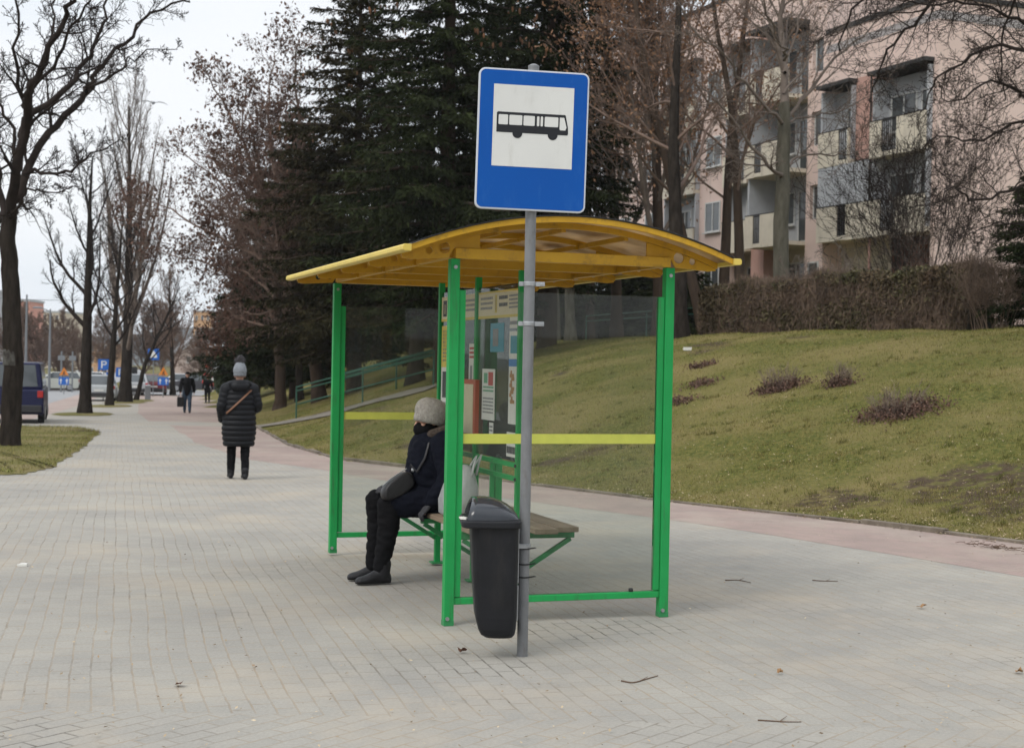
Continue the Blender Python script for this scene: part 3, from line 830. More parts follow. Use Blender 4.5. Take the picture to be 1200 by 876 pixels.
# --- tall conifers on the bank
def spruce(name, label, px, Y, H, R, seed, zlow=.12, dens=1.0, M=None, cones=0, tw=.16, group='dark conifers on the bank'):
    rng = random.Random(seed); rs = np.random.RandomState(seed)
    b = on_ground(px, Y)
    tp = [b + Vector((0, 0, -.2 + (H + .2) * i / 12)) for i in range(13)]
    tr = [max(.02, (.018 * H) * (1 - i / 12.3)) for i in range(13)]
    trunk = [(tp, tr, 10)]
    limbs = []; A = []; D = []; cone_at = []
    z = H * zlow
    while z < H * .985:
        t = z / H
        n = rng.randint(5, 7)
        az0 = rng.uniform(0, 2 * pi)
        for i in range(n):
            az = az0 + 2 * pi * i / n + rng.uniform(-.35, .35)
            prof = (1 - t) ** .72 * min(1, .55 + (t - zlow) * 4)
            L = R * prof * rng.uniform(.62, 1.12)
            if L < .25: continue
            h = Vector((cos(az), sin(az), 0))
            k = 7; pts = []; el = .12 - .42 * (1 - t)
            p = b + Vector((0, 0, z)); d = (h + Vector((0, 0, el + .25))).normalized()
            for j in range(k):
                pts.append(p); p = p + d * (L / (k - 1))
                d = (d + Vector((rng.gauss(0, .05), rng.gauss(0, .05), -.10 if j < 3 else .07))).normalized()
            limbs.append((pts, [max(.006, .022 * L * (1 - j / k)) for j in range(k)], 4))
            # hanging side sprays
            m_ = int(L * 24 * dens)
            for q in range(m_):
                f = (q + rng.random()) / m_ * (k - 1) * .92 + .08 * (k - 1); a = min(int(f), k - 2); u = f - a
                pp = pts[a].lerp(pts[a + 1], u); bd = (pts[a + 1] - pts[a]).normalized()
                side = bd.cross(Vector((0, 0, 1))).normalized() * rng.choice((-1, 1))
                l = L * .34 * (1.05 - .75 * f / (k - 1)) * rng.uniform(.5, 1.2)
                dd = (bd * rng.uniform(.3, .9) + side * rng.uniform(.5, 1.0) + Vector((0, 0, rng.uniform(-.55, -.05)))).normalized()
                nseg = max(2, int(l / .16))
                pos = pp
                for s_ in range(nseg):
                    A.append(tuple(pos)); D.append(tuple(dd))
                    pos = pos + dd * (l / nseg)
                    dd = (dd + Vector((0, 0, -.14))).normalized()
            if cones and t > .45 and rng.random() < .5:
                cone_at.append(pts[-2] + rvec(rng) * .15)
                cone_at.append(pts[-1] + rvec(rng) * .1)
        z += max(.22, H * .024) * rng.uniform(.8, 1.2)
    A = np.array(A); D = np.array(D); n = len(A)
    # each spray point gets two crossed needle slips
    Vs = []
    for s_ in range(3):
        r = rs.normal(0, 1, (n, 3)); sd = np.cross(D, r); sd /= np.linalg.norm(sd, axis=1, keepdims=True) + 1e-9
        dirn = D + rs.normal(0, .35, (n, 3)); dirn /= np.linalg.norm(dirn, axis=1, keepdims=True)
        l = tw * rs.uniform(.8, 1.7, (n, 1)); w_ = tw * .16 * rs.uniform(.7, 1.3, (n, 1))
        B = A + rs.normal(0, .03, (n, 3))
        Vs.append(np.stack([B - sd * w_ * .6, B + dirn * l * .5 - sd * w_, B + dirn * l, B + dirn * l * .5 + sd * w_], 1))
    V = np.concatenate(Vs).reshape(-1, 3)
    root = thing(name, label, 'tree', b, 0, group)
    tubes_obj('trunk', trunk + [], M_bark_brown, root, b)
    tubes_obj('branches', limbs, M_bark_brown, root, b)
    me = raw_mesh('crown', V - np.array(tuple(b)), np.arange(len(V)), 4)
    link_mesh('crown', me, M or M_needle, root)
    if cone_at:
        cp = []
        for c in cone_at:
            if rng.random() > cones: continue
            for q in range(rng.randint(1, 4)):
                o = c + Vector((rng.uniform(-.18, .18), rng.uniform(-.18, .18), rng.uniform(-.1, .05))); l = rng.uniform(.13, .19)
                cp.append(([o, o - Vector((0, 0, l * .3)), o - Vector((0, 0, l * .7)), o - Vector((0, 0, l))], [.012, .034, .03, .008], 5))
        if cp: tubes_obj('cones', cp, M_cone, root, b)['kind'] = 'stuff'
    return root
spruce('spruce_tree', 'huge dark spruce with hanging cones rising behind the shelter roof', 520, 43, 19.5, 5.0, 101, zlow=.10, cones=.75)
spruce('spruce_tree', 'dark spruce behind the blue sign with boughs reaching right', 640, 47, 19, 4.3, 102, zlow=.12, cones=.5)
spruce('spruce_tree', 'dark spruce on the left flank of the conifer group above the railing', 415, 52, 16.5, 5.0, 103, zlow=.09, M=M_needle_dry, cones=.3)
spruce('spruce_tree', 'lower dark conifer behind the reddish bare trees left of the shelter', 345, 64, 13.0, 4.3, 104, zlow=.08, dens=.8, tw=.2)
spruce('spruce_tree', 'small dark conifer with boughs near the ground beside the far path', 300, 78, 8.0, 4.4, 105, zlow=.13, dens=.8, tw=.2)
spruce('spruce_tree', 'small dark green conifer at the right edge past the hedge end', 1208, 29.5, 3.5, 1.2, 106, zlow=.02, dens=1.6, tw=.11, group=None)
spruce('spruce_tree', 'thin dark spruce standing deep behind the shelter glass', 585, 60, 15, 4.6, 107, zlow=.06, dens=.7, tw=.22)

for i, (px, Y, H, R, l) in enumerate(((455, 78, 6.5, 3.2, 'low dark evergreen deep behind the far glass panel'), (545, 74, 6.5, 3.2, 'low dark evergreen behind the notice panel'), (612, 76, 6.0, 3.2, 'low dark evergreen straight behind the grey pole'),
        (672, 72, 5.4, 3.0, 'low dark evergreen behind the slim grey stems'), (735, 68, 5.0, 3.0, 'low dark evergreen behind the right half of the near glass'), (395, 84, 7.5, 3.4, 'low dark evergreen behind the far left shelter post'), (792, 62, 4.0, 2.4, 'low dark evergreen beside the hedge end'))):
    spruce('evergreen_tree', l, px, Y, H, R, 120 + i, zlow=.02, dens=.7, tw=.26, group='low evergreens at the back of the bank')

# --- reddish bare trees at the left of the conifers
S_red = Spec([0, 6, 5, 4, 3], [.05, .12, .14, .18, .2], [.02, .07, .06, .03, .02], [20, 10, 8, 5, 0], [.22, .12, .1, .1, 0], [.75, .65, .65, .65, .6], [.40, .36, .42, .5, .5], [.5, .5, .55, .6, .6], minr=.009, maxlev=4)
R1 = [([(325, 380), (322, 300), (320, 271), (280, 241), (255, 211), (210, 176)], .10),
      ([(325, 330), (320, 250), (290, 181), (270, 135), (238, 80)], .10),
      ([(322, 320), (300, 300), (240, 270), (190, 240), (168, 238)], .07),
      ([(326, 340), (330, 260), (318, 180), (315, 120), (322, 62)], .10),
      ([(324, 350), (290, 320), (250, 310), (205, 300), (180, 290)], .06),
      ([(324, 370), (300, 350), (270, 330), (262, 290), (245, 260)], .06),
      ([(326, 300), (345, 220), (352, 150), (345, 90), (350, 50)], .08),
      ([(324, 360), (300, 370), (285, 365), (262, 385), (250, 400)], .05),
      ([(326, 310), (305, 230), (285, 160), (290, 100)], .07)]
S_red_l = Spec([0, 6, 5, 4, 3], [0, .11, .15, .2, .2], [0, .03, .02, .0, .0], [0, 12, 8, 6, 0], [0, .22, .15, .1, 0], [0, .7, .7, .7, .6], [0, .30, .42, .5, .5], [0, .5, .55, .6, .6], minr=.009, maxlev=4)
shaped_tree('bare_tree', 'spreading bare tree with clusters of rusty seeds reaching over the path', 57, [(329, 474), (329, 440), (326, 400), (325, 340), (325, 300)], [.24, .2, .17, .15, .12],
            R1, S_red_l, 71, M_bark_brown, M_twig_brown, dy=1.6, leafn=9000, leafs=.085, Ml=M_leaf_rust, spread=.22, group='bare trees on the bank')
free_tree('bare_tree', 'bare reddish-twigged tree leaning out from under the conifers', 376, 54, 10.0, .26, S_red, 72, M_bark_brown, M_twig_brown, lean=(-.22, .05), leafn=5000, leafs=.07, Ml=M_leaf_rust, group='bare trees on the bank')
free_tree('bare_tree', 'bare reddish tree half hidden behind the walking woman', 300, 66, 9.0, .2, S_red, 73, M_bark_brown, M_twig_brown, lean=(.05, 0), leafn=6000, leafs=.075, Ml=M_leaf_rust, group='bare trees on the bank')
free_tree('bare_tree', 'dark tree trunk standing on the bank behind the far glass panel', 487, 46, 9.0, .27, S_poll, 74, M_bark_dark, M_twig_dark, group='bare trees on the bank')
free_tree('bare_tree', 'slim dark trunk on the bank left of the green shelter post', 352, 60, 9.5, .17, S_red, 75, M_bark_dark, M_twig_brown, group='bare trees on the bank')

# --- tall trees with withered leaves between the conifers and the flats
S_thin = Spec([0, 6, 5, 4, 3], [.05, .11, .14, .2, .2], [.02, .05, .05, .03, .02], [11, 8, 6, 4, 0], [.30, .15, .1, .1, 0], [.85, .7, .7, .65, .6], [.36, .36, .42, .5, .5], [.36, .5, .55, .6, .6], minr=.007, maxlev=4)
S_pop = Spec([0, 7, 6, 4, 3], [.02, .05, .08, .12, .2], [.02, .20, .14, .1, .05], [26, 9, 7, 4, 0], [.14, .1, .1, .1, 0], [.65, .5, .5, .5, .6], [.40, .36, .42, .5, .5], [.5, .5, .55, .6, .6], minr=.008, maxlev=4)
g2 = 'tall trees beside the flats'
free_tree('bare_tree', 'tall upright tree with tan withered leaves just right of the bus sign', 722, 50, 17.5, .19, S_pop, 81, M_bark_brown, M_twig_grey, leafn=15000, leafs=.075, Ml=M_leaf_tan, spread=.25, group=g2)
free_tree('bare_tree', 'tall leafy-brown tree behind the roof edge of the shelter', 772, 46, 16.0, .20, S_pop, 82, M_bark_brown, M_twig_grey, lean=(-.04, 0), leafn=14000, leafs=.07, Ml=M_leaf_tan, spread=.25, group=g2)
free_tree('bare_tree', 'leaning brown-twigged tree in front of the left end of the flats', 828, 42, 13.5, .17, S_thin, 83, M_bark_brown, M_twig_brown, lean=(-.20, 0), leafn=3500, leafs=.06, Ml=M_leaf_tan, group=g2)
free_tree('bare_tree', 'dark upright tree close left of the grey-green trunk, short limbs', 845, 47, 13.0, .19, S_thin, 84, M_bark_brown, M_twig_brown, lean=(.02, 0), leafn=2500, leafs=.06, Ml=M_leaf_tan, group=g2)
free_tree('bare_tree', 'tree leaning left beside the grey-green trunk by the hedge', 872, 41.5, 11.5, .165, S_thin, 85, M_bark_brown, M_twig_brown, lean=(-.16, 0), group=g2)
free_tree('bare_tree', 'background tree with tan leaves seen above the shelter roof', 690, 62, 16.0, .2, S_pop, 86, M_bark_brown, M_twig_grey, leafn=6000, leafs=.08, Ml=M_leaf_tan, spread=.25, group=g2)
free_tree('bare_tree', 'slim birch-like stem at the top of the bank behind the glass', 652, 58, 9, .12, S_lean, 87, M_bark_grey, M_twig_grey, group=g2)
free_tree('bare_tree', 'thicker stem at the top of the bank behind the grey pole', 668, 54, 10, .2, S_lean, 88, M_bark_grey, M_twig_grey, group=g2)
free_tree('bare_tree', 'dark thick trunk beside the right post of the shelter', 795, 38, 12, .22, S_thin, 89, M_bark_dark, M_twig_brown, lean=(-.07, 0), group=g2)

R2 = [([(917, 206), (911, 202), (875, 163), (851, 128), (820, 100)], 0.064),
      ([(919, 146), (911, 138), (871, 97), (847, 62), (812, 35), (790, -10)], 0.056),
      ([(917, 148), (923, 140), (948, 109), (979, 66), (1000, 50), (1040, 10), (1060, -30)], 0.060),
      ([(917, 206), (921, 198), (940, 182), (970, 181), (995, 180), (1030, 172)], 0.045),
      ([(918, 150), (925, 143), (952, 136), (999, 124), (1040, 100)], 0.041),
      ([(920, 70), (919, 58), (902, 23), (894, 0), (880, -60)], 0.045),
      ([(920, 85), (921, 78), (933, 35), (940, 0), (955, -60)], 0.045),
      ([(919, 130), (917, 66), (917, 0), (915, -70)], .128),
      ([(917, 190), (890, 195), (860, 190), (830, 205)], 0.030),
      ([(918, 110), (945, 70), (965, 30), (985, -20)], 0.038)]
S_r2 = Spec([0, 5, 5, 4, 3], [0, .10, .14, .2, .2], [0, .02, .03, .02, .02], [0, 11, 7, 5, 0], [0, .2, .15, .1, 0], [0, .7, .7, .7, .6], [0, .36, .42, .5, .5], [0, .5, .55, .6, .6], minr=.0065, maxlev=4)
shaped_tree('bare_tree', 'grey-green trunked bare tree with wide limbs in front of the pink flats', 38.5, [(914, 345), (915, 300), (917, 202), (919, 146), (919, 120)], [.23, .205, .185, .165, .12],
            R2, S_r2, 91, M_bark_grey, M_twig_grey, dy=1.3, group=g2)

R3 = [([(1330, 120), (1270, 30), (1200, -30), (1120, -20), (1070, 30), (1035, 70), (1020, 110)], 0.062),
      ([(1330, 160), (1270, 90), (1200, 58), (1150, 60), (1100, 90), (1080, 130)], 0.053),
      ([(1330, 190), (1260, 150), (1200, 140), (1150, 165), (1110, 160), (1075, 175)], 0.043),
      ([(1330, 220), (1260, 205), (1200, 215), (1150, 235), (1115, 222), (1090, 240)], 0.037),
      ([(1320, 80), (1250, -50), (1150, -80), (1050, -40), (1000, 10), (985, 60)], 0.062),
      ([(1330, 130), (1240, 40), (1190, 20), (1150, 5), (1090, 5), (1040, -10)], 0.043),
      ([(1330, 240), (1270, 250), (1210, 265), (1160, 262), (1130, 285)], 0.028),
      ([(1330, 150), (1250, 110), (1200, 110), (1165, 95), (1120, 120), (1100, 100)], 0.037),
      ([(1320, 60), (1230, -70), (1190, 0), (1172, 60), (1180, 120)], 0.043)]
S_r3 = Spec([0, 6, 5, 4, 3], [0, .16, .2, .25, .25], [0, -.02, .0, .03, .03], [0, 20, 9, 5, 0], [0, .2, .12, .1, 0], [0, .75, .8, .8, .6], [0, .20, .45, .5, .5], [0, .5, .55, .6, .6], minr=.005, maxlev=4)
shaped_tree('bare_tree', 'dark drooping bare branches of a tree standing past the right edge', 26, [(1345, 450), (1342, 350), (1335, 250), (1330, 150), (1325, 60)], [.30, .26, .23, .2, .15],
            R3, S_r3, 92, M_bark_dark, M_twig_dark, dy=1.2)

# --- hedge along the top of the bank
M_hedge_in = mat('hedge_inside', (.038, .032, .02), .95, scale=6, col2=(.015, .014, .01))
M_hedge_leaf = mat('hedge_leaf', (.055, .060, .022), .8, scale=.8, col2=(.10, .066, .042), island=.6, spec=.2)
M_hedge_twig = mat('hedge_twig', (.20, .14, .10), .9, scale=1.0, col2=(.09, .062, .045), island=.4)
h0 = at(1150, 390, 30.4); h1 = at(835, 392, 40.0)
hd = Vector((h1.x - h0.x, h1.y - h0.y, 0)); HL = hd.length; hd.normalize(); hn = Vector((-hd.y, hd.x, 0))
if hn.y > 0: hn = -hn
hb = Vector((h0.x, h0.y, gz(h0.x, h0.y)))
hroot = thing('hedge', 'long clipped brownish hedge along the top of the grass bank', 'hedge', hb)
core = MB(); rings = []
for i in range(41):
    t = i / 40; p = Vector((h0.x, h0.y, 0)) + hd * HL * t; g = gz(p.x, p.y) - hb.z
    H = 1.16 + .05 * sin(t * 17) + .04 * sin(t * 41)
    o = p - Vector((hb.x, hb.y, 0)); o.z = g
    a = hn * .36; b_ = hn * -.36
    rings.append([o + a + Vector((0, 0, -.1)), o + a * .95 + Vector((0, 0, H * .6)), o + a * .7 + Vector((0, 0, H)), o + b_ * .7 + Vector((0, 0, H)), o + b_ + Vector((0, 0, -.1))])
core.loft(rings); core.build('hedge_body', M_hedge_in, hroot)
rs = np.random.RandomState(44); n = 80000
t = rs.rand(n); zf = rs.rand(n) ** .8; side = rs.rand(n)
H = 1.24 + .05 * np.sin(t * 17) + .05 * np.sin(t * 41) + rs.normal(0, .03, n)
off = np.where(side < .62, .40, np.where(side < .7, -.40, rs.uniform(-.38, .38, n))) + rs.normal(0, .05, n)
zz = np.where(side < .7, zf * H, H + rs.normal(0, .035, n))
X = h0.x + hd.x * HL * t + hn.x * off; Yh = h0.y + hd.y * HL * t + hn.y * off
Zh = ground_z(X, Yh) + zz
B = np.stack([X, Yh, Zh], 1) - np.array(tuple(hb))
cl_ = vnoise(t * HL, zz * 2, .9, 5)
isleaf = rs.rand(n) < np.clip(.42 + .6 * cl_ + .35 * (zz > H * .85), .05, .98)
a = rs.normal(0, 1, (n, 3)); a[:, 2] = np.abs(a[:, 2]) * np.where(isleaf, 1.2, 5.0); a /= np.linalg.norm(a, axis=1, keepdims=True)
b_ = np.cross(a, rs.normal(0, 1, (n, 3))); b_ /= np.linalg.norm(b_, axis=1, keepdims=True)
s = rs.uniform(.025, .06, (n, 1))
Vl = np.stack([B - a * s, B + b_ * s * .55, B + a * s, B - b_ * s * .55], 1)[isleaf].reshape(-1, 3)
link_mesh('foliage', raw_mesh('foliage', Vl, np.arange(len(Vl)), 4), M_hedge_leaf, hroot)
s2 = rs.uniform(.08, .24, (n, 1))
Vt = np.stack([B - a * s2 - b_ * .004, B - a * s2 + b_ * .004, B + a * s2 + b_ * .003, B + a * s2 - b_ * .003], 1)[~isleaf].reshape(-1, 3)
link_mesh('twigs', raw_mesh('twigs', Vt, np.arange(len(Vt)), 4), M_hedge_twig, hroot)

# --- bare shrubs: against the flats, at the hedge end, and the cut-back ones on the bank
def shrub(name, label, base, H, R, n, seed, Mc, minr=.004, lev=3, group=None, droop=0.0, leaves=0, Ml=None, out=.55):
    rng = random.Random(seed); polys = []; tips = []
    S = Spec([5, 5, 4, 3, 3], [.1, .14, .18, .2, .2], [.02 - droop, .03 - droop, .03, .02, 0], [5, 5, 4, 3, 0], [.25, .2, .1, .1, 0], [.5, .6, .6, .6, .6], [.5, .5, .5, .5, .5], [.6, .6, .6, .6, .6], minr=minr, maxlev=lev)
    for i in range(n):
        a = rng.uniform(0, 2 * pi); r = R * .45 * sqrt(rng.random())
        p = Vector((base.x + cos(a) * r, base.y + sin(a) * r, 0)); p.z = gz(p.x, p.y) - .03
        d = Vector((cos(a) * out * rng.random(), sin(a) * out * rng.random(), 1)).normalized()
        grow(rng, polys, p, d, H * rng.uniform(.6, 1.05), minr * rng.uniform(1.5, 3.0), 0, S, tips)
    polys = [(p, r, 3 if len(p) < 6 else 4) for p, r, s_ in polys]
    root = thing(name, label, 'shrub', base, 0, group)
    tubes_obj('branches', polys, Mc, root, base)
    if leaves:
        lv = leaf_quads([(Vector((base.x + rng.gauss(0, R * .45), base.y + rng.gauss(0, R * .35), 0)),) for _ in range(1)], rng, 1, .1, .03)
        pts = []
        for _ in range(leaves):
            x = base.x + rng.gauss(0, R * .5); y = base.y + rng.gauss(0, R * .4)
            pts.append((Vector((x, y, gz(x, y) + .02 + abs(rng.gauss(0, .065)))),))
        lv = leaf_quads(pts, rng, leaves * 5, .035, .024)
        link_mesh('leaves', raw_mesh('leaves', lv - np.array(tuple(base)), np.arange(len(lv)), 4), Ml, root)
    return root
shrub('bare_shrub', 'tall dark bare shrub screening the corner balcony of the flats', on_ground(1066, 44), 6.6, 1.7, 30, 201, M_twig_dark, .008, 3)
shrub('bare_shrub', 'wide grey bare shrub against the plain pink wall at right', on_ground(1140, 40), 4.4, 2.6, 13, 202, M_twig_grey, .0045, 3, out=.9)
shrub('bare_shrub', 'arching thin shrub between the hedge and the plain wall', on_ground(1105, 38), 3.4, 1.8, 14, 203, M_twig_dark, .006, 3, out=.9)
shrub('bare_shrub', 'dry twiggy bush closing the right end of the hedge', on_ground(1165, 29.8), 1.35, 1.1, 60, 204, M_hedge_twig, .0035, 3)
shrub('bare_shrub', 'low bush with a few leaves behind the hedge under the window', on_ground(965, 36.5), 1.9, 1.0, 22, 205, M_twig_grey, .005, 3)
M_cutleaf = mat('withered_leaf', (.15, .085, .06), .9, scale=5, col2=(.07, .042, .032), island=.4)
M_cuttwig = mat('cut_shrub_twig', (.30, .235, .17), .9, scale=5, col2=(.09, .06, .055))
shrub('cut_shrub', 'largest cut-back brown shrub on the bank, nearest the kerb', bankpoint(1053, 485), .46, .54, 46, 211, M_cuttwig, .003, 1, leaves=700, Ml=M_cutleaf, group='cut-back shrubs on the bank', out=.9)
shrub('cut_shrub', 'cut-back reddish shrub on the bank, left of the three', bankpoint(914, 457), .44, .40, 34, 212, M_cuttwig, .003, 1, leaves=520, Ml=M_cutleaf, group='cut-back shrubs on the bank', out=.9)
shrub('cut_shrub', 'smallest cut-back shrub on the bank, between the other two', bankpoint(985, 452), .42, .22, 22, 213, M_cuttwig, .003, 1, leaves=220, Ml=M_cutleaf, group='cut-back shrubs on the bank', out=.9)
for i, (px, py, l) in enumerate(((822, 431, 'small heap of brown leaves high on the bank'), (822, 452, 'middle heap of brown leaves on the bank'), (797, 472, 'lowest heap of brown leaves beside the shelter post'))):
    b0 = bankpoint(px, py); rng = random.Random(300 + i)
    pts = [(Vector((b0.x + rng.gauss(0, .14), b0.y + rng.gauss(0, .13), 0)),) for _ in range(160)]
    for q in pts: q[0].z = gz(q[0].x, q[0].y) + .03
    lv = leaf_quads(pts, rng, 500, .03, .026, 0)
    o = link_mesh('leaf_heap', raw_mesh('leaf_heap', lv - np.array(tuple(b0)), np.arange(len(lv)), 4), M_cutleaf)
    o.location = b0; tag(o, l, 'leaf heap', 'leaf heaps on the bank'); o['kind'] = 'stuff'
# ------------------------------------------------------------------ bus shelter
OX, OY, YAW, LEN, WID, HP = -.3602, 8.8508, .3277, 3.366, 1.415, 2.206
M_green = mat('green_paint', (.020, .33, .085), .48, spec=.2, scale=3, col2=(.016, .28, .07), bump=.05, bscale=90, wear=((.06, .085, .05), .55, 22, .12))
M_green_rail = mat('green_paint_worn', (.035, .27, .09), .5, scale=14, col2=(.03, .20, .07), bump=.1, bscale=90)
M_yellow = mat('yellow_paint', (.58, .33, .018), .5, scale=4, col2=(.48, .26, .014), bump=.06, bscale=60, wear=((.13, .075, .03), .6, 9, 1))
M_gutter = mat('pale_yellow_gutter', (.72, .55, .12), .5, scale=4, col2=(.62, .46, .09), wear=((.32, .24, .12), .5, 7, 1))
M_band = mat('yellow_band', (.56, .58, .10), .5, scale=9, col2=(.48, .50, .085))
M_steel = mat('zinc_steel', (.42, .43, .44), .42, scale=12, col2=(.3, .31, .32), metal=.7)
M_rubber = mat('dark_plastic', (.02, .02, .02), .6)
M_glass = glass_mat('dusty_glass', (.89, .91, .89), .022, (.42, .43, .40), ior=1.27)
M_glass2 = glass_mat('smeared_glass', (.78, .84, .80), .05, (.42, .45, .43))
M_plank = mat('bench_wood', (.36, .28, .20), .8, scale=3, col2=(.24, .175, .12), bump=.5, bscale=30, stretch=(6, .6, 6))

def roof_mat():
    M = bpy.data.materials.new('amber_roof_sheet'); M.use_nodes = True
    n = M.node_tree; b = n.nodes['Principled BSDF']; L = n.links.new
    b.inputs['Roughness'].default_value = .35
    tcn = n.nodes.new('ShaderNodeTexCoord')
    ns = n.nodes.new('ShaderNodeTexNoise'); ns.inputs['Scale'].default_value = 3; ns.inputs['Detail'].default_value = 8
    L(tcn.outputs['Object'], ns.inputs['Vector'])
    r = n.nodes.new('ShaderNodeValToRGB'); r.color_ramp.elements[0].position = .35; r.color_ramp.elements[1].position = .65
    r.color_ramp.elements[0].color = (.30, .21, .12, 1); r.color_ramp.elements[1].color = (.66, .53, .36, 1)
    L(ns.outputs['Fac'], r.inputs['Fac']); L(r.outputs['Color'], b.inputs['Base Color'])
    t = n.nodes.new('ShaderNodeBsdfTranslucent'); L(r.outputs['Color'], t.inputs['Color'])
    m_ = n.nodes.new('ShaderNodeMixShader'); m_.inputs['Fac'].default_value = .55
    L(b.outputs['BSDF'], m_.inputs[1]); L(t.outputs['BSDF'], m_.inputs[2])
    L(m_.outputs['Shader'], n.nodes['Material Output'].inputs['Surface'])
    return M
M_roof = roof_mat()

sh = thing('bus_shelter', 'green framed bus shelter with arched yellow roof, glass ends and a central bench', 'bus shelter', (OX, OY, 0), YAW)
# posts: (perp, along); frame strips stand inside them
P = .06
for i, (x, y) in enumerate(((0, 0), (WID, 0), (0, LEN), (WID, LEN))):
    pm = MB().box2(x - P/2, x + P/2, y - P/2, y + P/2, 0, HP)
    po = pm.build('post', M_green, sh, bevel=.004)
    foot = MB().box2(x - .0315, x + .0315, y - .0315, y + .0315, 0.0, .035)
    foot.build('foot_sleeve', M_green_rail, po, bevel=.003)
    bt = MB().tube([(x - .012, y - P/2 - .012, .045), (x - .012, y - P/2 + .01, .045)], .012, 8)
    bt.build('bolt', M_steel, po)
    MB().tube([(x, y - P/2 - .007, HP - .05), (x, y - P/2 + .01, HP - .05)], .012, 8).build('bolt', M_steel, po)
    s_ = 1 if x == 0 else -1
    fs = MB().box2(min(x + s_*(P/2 + .002), x + s_*(P/2 + .042)), max(x + s_*(P/2 + .002), x + s_*(P/2 + .042)), y - .018, y + .018, .17, 2.02)
    fs.build('frame_strip', M_green, sh, bevel=.003)
for y in (0, LEN):
    MB().box2(P/2 + .001, WID - P/2 - .001, y - .02, y + .02, .125, .165).build('bottom_rail', M_green, sh, bevel=.004)
    g = MB().box2(P/2 + .044, WID - P/2 - .044, y - .004, y + .004, .169, 2.02)
    g.build('end_glass', M_glass, sh)
    for sgn in (-1,):
        MB().box2(P/2 + .044, WID - P/2 - .044, y - .0075, y - .0055, 1.095, 1.155).build('yellow_band', M_band, sh)
k = MB().lathe([(.013, 0), (.016, .012), (.012, .022), (.004, .024)], 10, (WID - .22, -.005, .165))
k.build('rail_knob', M_rubber, sh)
# centre panel
XM = .679
CY = (.703, 1.665, 2.626)
for y in CY:
    po = MB().box2(XM - .022, XM + .022, y - .022, y + .022, 0, 2.20).build('panel_post', M_green, sh, bevel=.004)
    MB().box2(XM - .05, XM + .05, y - .05, y + .05, 0, .012).build('foot_plate', M_green_rail, po)
for z in (.905, .815):
    for a, b in zip(CY, CY[1:]):
        MB().box2(XM - .014, XM + .014, a + .023, b - .023, z - .016, z + .016).build('back_rail', M_green, sh, bevel=.003)
for a, b in zip(CY, CY[1:]):
    MB().box2(XM - .004, XM + .004, a + .024, b - .024, .93, 2.12).build('centre_glass', M_glass2, sh)
bl = MB()
for z in (.905, .815):
    bl.tube([(XM - .03, CY[0] - .0, z), (XM - .022, CY[0], z)], .011, 8)
bl.build('rail_bolts', M_rubber, sh)
# bench with brackets both sides
bench = bpy.data.objects.new('bench', None); C.objects.link(bench); bench.parent = sh
SZ = .475
for i, x in enumerate((XM - .30, XM - .125, XM + .125, XM + .30)):
    y0 = .58 - (.10 if abs(x - XM) < .2 else 0.02)
    pl = MB().box2(x - .082, x + .082, y0, 2.80, SZ + .001, SZ + .036)
    pl.build('plank', M_plank, bench, bevel=.006)
for y in CY:
    for s_ in (-1, 1):
        bb = MB()
        bb.box2(min(XM + s_*.023, XM + s_*.40), max(XM + s_*.023, XM + s_*.40), y - .018, y + .018, SZ - .05, SZ)
        bb.bar((XM + s_*.02, y, .20), (XM + s_*.375, y, SZ - .055), .03, .03)
        bb.build('bracket', M_green_rail, bench, bevel=.003)

# roof: shallow barrel on tie beams with pierced wedge ends
EDG = .33; XC = WID / 2; HALF = XC + EDG; ZE, RISE = 2.245, .208
def arch(x):
    t = (x - XC) / HALF
    return ZE + RISE * (1 - abs(t) ** 2.0)
NA = 28; axs = [XC - HALF + 2 * HALF * i / NA for i in range(NA + 1)]
Y0, Y1 = -.22, LEN + .20
sheet = MB(); rings = []
for y in (Y0 + .004, Y1 - .004):
    rings.append([(x, y, arch(x) + .016) for x in axs] + [(x, y, arch(x) + .004) for x in reversed(axs)])
sheet.loft(rings)
sheet.build('roof_sheet', M_roof, sh)
# thin dark seal on the sheet and the bright edge strip at both open ends
for y, a, b in ((Y0, -.012, .018), (Y1, -.018, .012)):
    es = MB(); es.loft([[(x, y + a, arch(x) - .014) for x in axs] + [(x, y + a, arch(x) + .020) for x in reversed(axs)],
                        [(x, y + b - (.016 if a < -.015 else 0), arch(x) - .014) for x in axs] + [(x, y + b - (.016 if a < -.015 else 0), arch(x) + .020) for x in reversed(axs)]])
    es.build('edge_strip', M_yellow, sh)
    sl = MB(); sl.loft([[(x, y - .02, arch(x) + .0225) for x in axs] + [(x, y - .02, arch(x) + .030) for x in reversed(axs)],
                        [(x, y + .02, arch(x) + .0225) for x in axs] + [(x, y + .02, arch(x) + .030) for x in reversed(axs)]])
    sl.build('roof_seal', M_rubber, sh)
def ring_hole_poly(cx, cz, r, n=14):
    return [(cx + r * cos(2*pi*i/n), cz + r * sin(2*pi*i/n)) for i in range(n)]
def pierced_plate(y, th, outline, holes, M, name, parent):
    """flat plate with round holes, triangulated and thickened"""
    bm = bmesh.new(); edges = []
    for loop in [outline] + holes:
        vs = [bm.verts.new((u, y - th / 2, v)) for u, v in loop]
        for a, b in zip(vs, vs[1:] + vs[:1]): edges.append(bm.edges.new((a, b)))
    bmesh.ops.triangle_fill(bm, use_beauty=True, edges=edges)
    r = bmesh.ops.extrude_face_region(bm, geom=bm.faces[:])
    bmesh.ops.translate(bm, verts=[v for v in r['geom'] if isinstance(v, bmesh.types.BMVert)], vec=(0, th, 0))
    bmesh.ops.recalc_face_normals(bm, faces=bm.faces)
    me = bpy.data.meshes.new(name); bm.to_mesh(me); bm.free()
    return link_mesh(name, me, M, parent)
